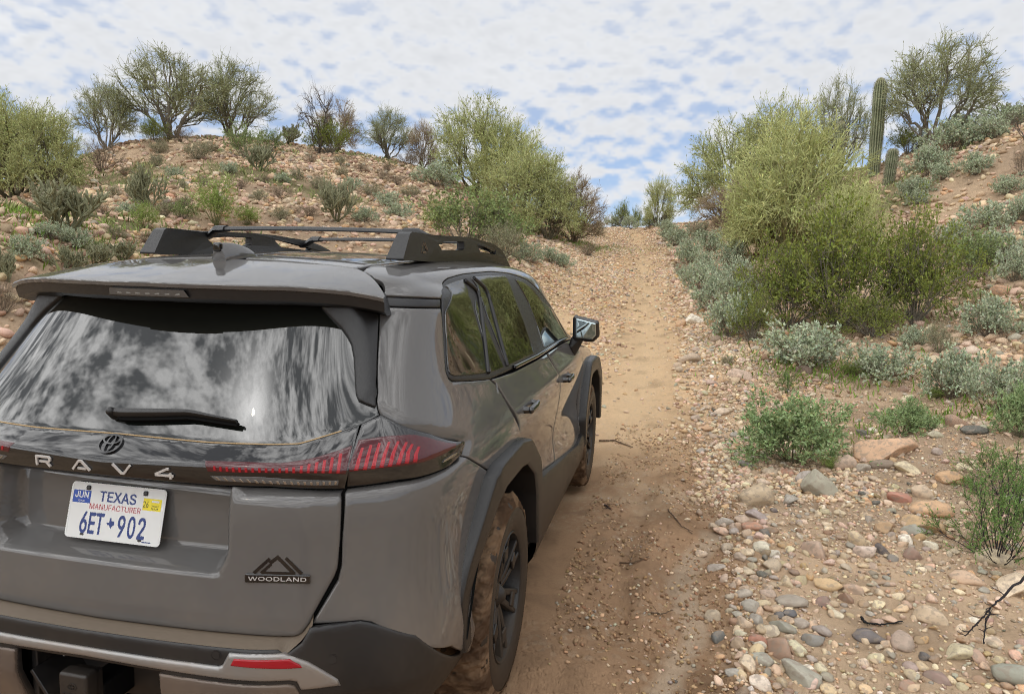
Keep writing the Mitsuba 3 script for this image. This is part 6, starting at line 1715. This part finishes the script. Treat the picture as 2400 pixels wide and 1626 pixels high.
def build_rails():
    # side view (y, z above the roof line), tapering forward
    out_ = [(.775, 0), (.855, .092), (.875, .098), (1.10, .088), (1.52, .088), (2.05, .078), (2.20, .070), (2.30, .055), (2.55, 0.0)]
    holes = [[(1.14, .060), (1.50, .066), (1.50, .034), (1.475, .028), (1.20, .026)], [(1.70, .062), (2.09, .056), (2.085, .032), (2.06, .026), (1.77, .027)]]
    P = Polygon(out_ + [(2.0, -.012), (1.5, -.012), (1.0, -.012)]).buffer(-.006).buffer(.006)
    for h in holes:
        P = P.difference(Polygon(h).buffer(-.005).buffer(.005))
    ln = lambda y: np.interp(y, [.7, .9, 1.3, 1.7, 2.05, 2.3, 2.55], [1.612, 1.622, 1.636, 1.640, 1.630, 1.607, 1.567])
    xl = lambda y: np.interp(y, [.7, 1.1, 1.6, 2.2, 2.6], [.498, .520, .530, .530, .515])
    m_ = extrude(shapely.segmentize(P, .04), 1.0)
    m_ = m_.subdivide_to_size(.08) if False else m_
    v = np.asarray(m_.vertices)
    y, z, t = v[:, 0], v[:, 1], v[:, 2]
    half = np.interp(y, [.75, .9, 1.2, 2.6], [.034, .030, .020, .016]) * (1 - 2.2 * np.clip(z, 0, .1))
    X = np.stack([xl(y) + (t - .5) * 2 * half, y, ln(y) + z], 1)
    rail = trimesh.Trimesh(X, m_.faces[:, ::-1], process=False)
    mt = shapely.union_all([LineString([(-.030, 0), (0, .036), (.022, .008)]).buffer(.003, cap_style='flat'), LineString([(-.014, 0), (.014, 0)]).buffer(.003), LineString([(.014, .036), (.036, .004)]).buffer(.003, cap_style='flat')])
    mark = on_plane(extrude(mt, .002), (xl(.98) + .0255, .985, 1.648), np.array([.055, 1., .05]), np.array([-.12, 0, 1.]), np.array([1., 0, .1]))
    for g in ((lambda m: m), flip):
        p = part('roof_rail', g(rail), 'mat_black', 30)
        part(p + '__mountain_mark', g(mark), 'mat_gloss_black', False)
    for y, z, xe in ((1.14, 1.728, .44), (1.98, 1.712, .44)):
        prof = [(-.026, -.004), (-.018, .006), (0, .010), (.018, .007), (.028, -.002), (.015, -.008), (-.015, -.009)]
        bar = loft([[(x, y + a, z + b + .006 * (1 - (x / xe) ** 2)) for a, b in prof] for x in np.linspace(-xe, xe, 15)], close=True)
        p = part('crossbar', bar, 'mat_black', 40)
        for g in ((lambda m: m), flip):
            foot = loft([[(x, y + a * k + dy, z + b * k2 + dz) for a, b in prof] for x, k, k2, dy, dz in ((.40, 1.25, 1.5, 0, .002), (.455, 1.25, 1.7, .01, .0), (.495, 1.3, 1.5, .03, -.020), (.535, 1.5, 1.3, .05, -.034))], close=True)
            part(p + '__foot', g(foot), 'mat_black', 40)


def build_wheel():
    """A wheel standing at the origin with its outer face towards +x: (tyre, mud, rim, spokes...)."""
    rng = np.random.default_rng(5)
    prof = [(-.112, .235), (-.118, .29), (-.113, .335), (-.098, .358), (-.06, .367), (0, .370), (.06, .367), (.094, .360), (.108, .342), (.114, .315), (.114, .285), (.106, .252), (.098, .238)]
    n = 96
    ang = np.arange(n) * 2 * np.pi / n
    secs = []
    for a in ang:
        ring = []
        for x, r in prof:
            k = 0
            if r > .34:
                k = -.009 * ((int(a / (2 * np.pi / 48)) + (x > 0)) % 2 == 0) * (abs(x) > .03)
            ring.append((x, (r + k) * np.sin(a), (r + k) * np.cos(a)))
        secs.append(ring)
    secs.append(secs[0])
    tyre = loft(secs)
    # caked mud over the tread and the inner wall, lumpy
    mp = [(-.117, .30), (-.114, .345), (-.095, .366), (-.05, .374), (0, .376), (.05, .374), (.088, .368), (.105, .350), (.1125, .330)]
    secs = []
    nn = 240
    for a in np.arange(nn) * 2 * np.pi / nn:
        secs.append([(x, r * np.sin(a), r * np.cos(a)) for x, r in [(np.interp(t, np.arange(9), [q[0] for q in mp]), np.interp(t, np.arange(9), [q[1] for q in mp])) for t in np.linspace(0, 8, 33)]])
    A = np.array(secs)
    lum = meshkit.fbm(A * 26, 4) - .5
    lum2 = meshkit.fbm(A * 90 + 9, 3) - .5
    rad = A.copy()
    rad[..., 0] = 0
    rad /= np.linalg.norm(rad, axis=-1, keepdims=True)
    edge = np.clip(np.minimum(np.arange(33), 32 - np.arange(33)) / 4, 0, 1)[None, :, None]
    A = A + rad * ((lum * .042 + lum2 * .022)[..., None] * edge - .004 * (1 - edge) + .002)
    A = np.concatenate([A, A[:1]])
    mud = loft(A)
    rimp = [(.098, .240), (.104, .236), (.100, .229), (.088, .226), (.06, .218), (-.05, .205), (-.11, .22)]
    secs = [[(x, r * np.sin(a), r * np.cos(a)) for x, r in rimp] for a in np.arange(61) * 2 * np.pi / 60]
    rim_ = loft(secs)
    disc = [(.02, .215), (.015, .12), (.02, .0)]
    back_ = loft([[(x, r * np.sin(a), r * np.cos(a)) for x, r in disc] for a in np.arange(41) * 2 * np.pi / 40])
    spokes = []
    for k in range(6):
        a = k * np.pi / 3 + .0
        sp = []
        for s in (-1, 1):
            secs = []
            for t in np.linspace(0, 1, 6):
                r = .045 + .182 * t
                half, c = .0135 - .003 * t, s * (.012 + .026 * t)
                x = .066 + .030 * t ** .7
                ring = [(x - .030, c - half), (x - .004, c - half), (x, c - half * .6), (x, c + half * .6), (x - .004, c + half), (x - .030, c + half)]
                secs.append([(xx, r * np.sin(a) + cc * np.cos(a), r * np.cos(a) - cc * np.sin(a)) for xx, cc in ring])
            sp.append(loft(secs, close=True))
        pad = rbox((.012, .055, .050), .005, (.088, 0, .160))
        v = np.asarray(pad.vertices)
        pad = trimesh.Trimesh(np.stack([v[:, 0], v[:, 1] * np.cos(a) + v[:, 2] * np.sin(a), -v[:, 1] * np.sin(a) + v[:, 2] * np.cos(a)], 1), pad.faces, process=False)
        spokes.append((cat(*sp), pad))
    hub = hull_of([((.030, 0, 0), .055), ((.060, 0, 0), .035)])
    return tyre, mud, rim_, back_, spokes, hub


def build_wheels():
    tyre, mud, rim_, back_, spokes, hub = build_wheel()
    for y0 in WHEELS:
        for sgn in (1, -1):
            g = (lambda m_: trimesh.Trimesh(np.asarray(m_.vertices) + [.812, y0, AX_Z], m_.faces, process=False)) if sgn > 0 else (lambda m_: flip(trimesh.Trimesh(np.asarray(m_.vertices) + [.812, y0, AX_Z], m_.faces, process=False)))
            p = part('wheel', g(back_), 'mat_dark', 40)
            part(p + '__tyre', g(tyre), 'mat_rubber', 30)
            part(p + '__caked_mud', g(mud), 'mat_mud', 60)
            part(p + '__rim', g(rim_), 'mat_black', 40)
            part(p + '__hub', g(hub), 'mat_black', 40)
            for sp, pad in spokes:
                part(p + '__spoke', g(sp), 'mat_black', 30)
                part(p + '__spoke_pad', g(pad), 'mat_black', 40)


for fn in (build_shell, build_body, build_tail, build_spoiler, build_bumper, build_badges, build_plate, build_wiper, build_side_parts, build_rails, build_wheels):
    fn()
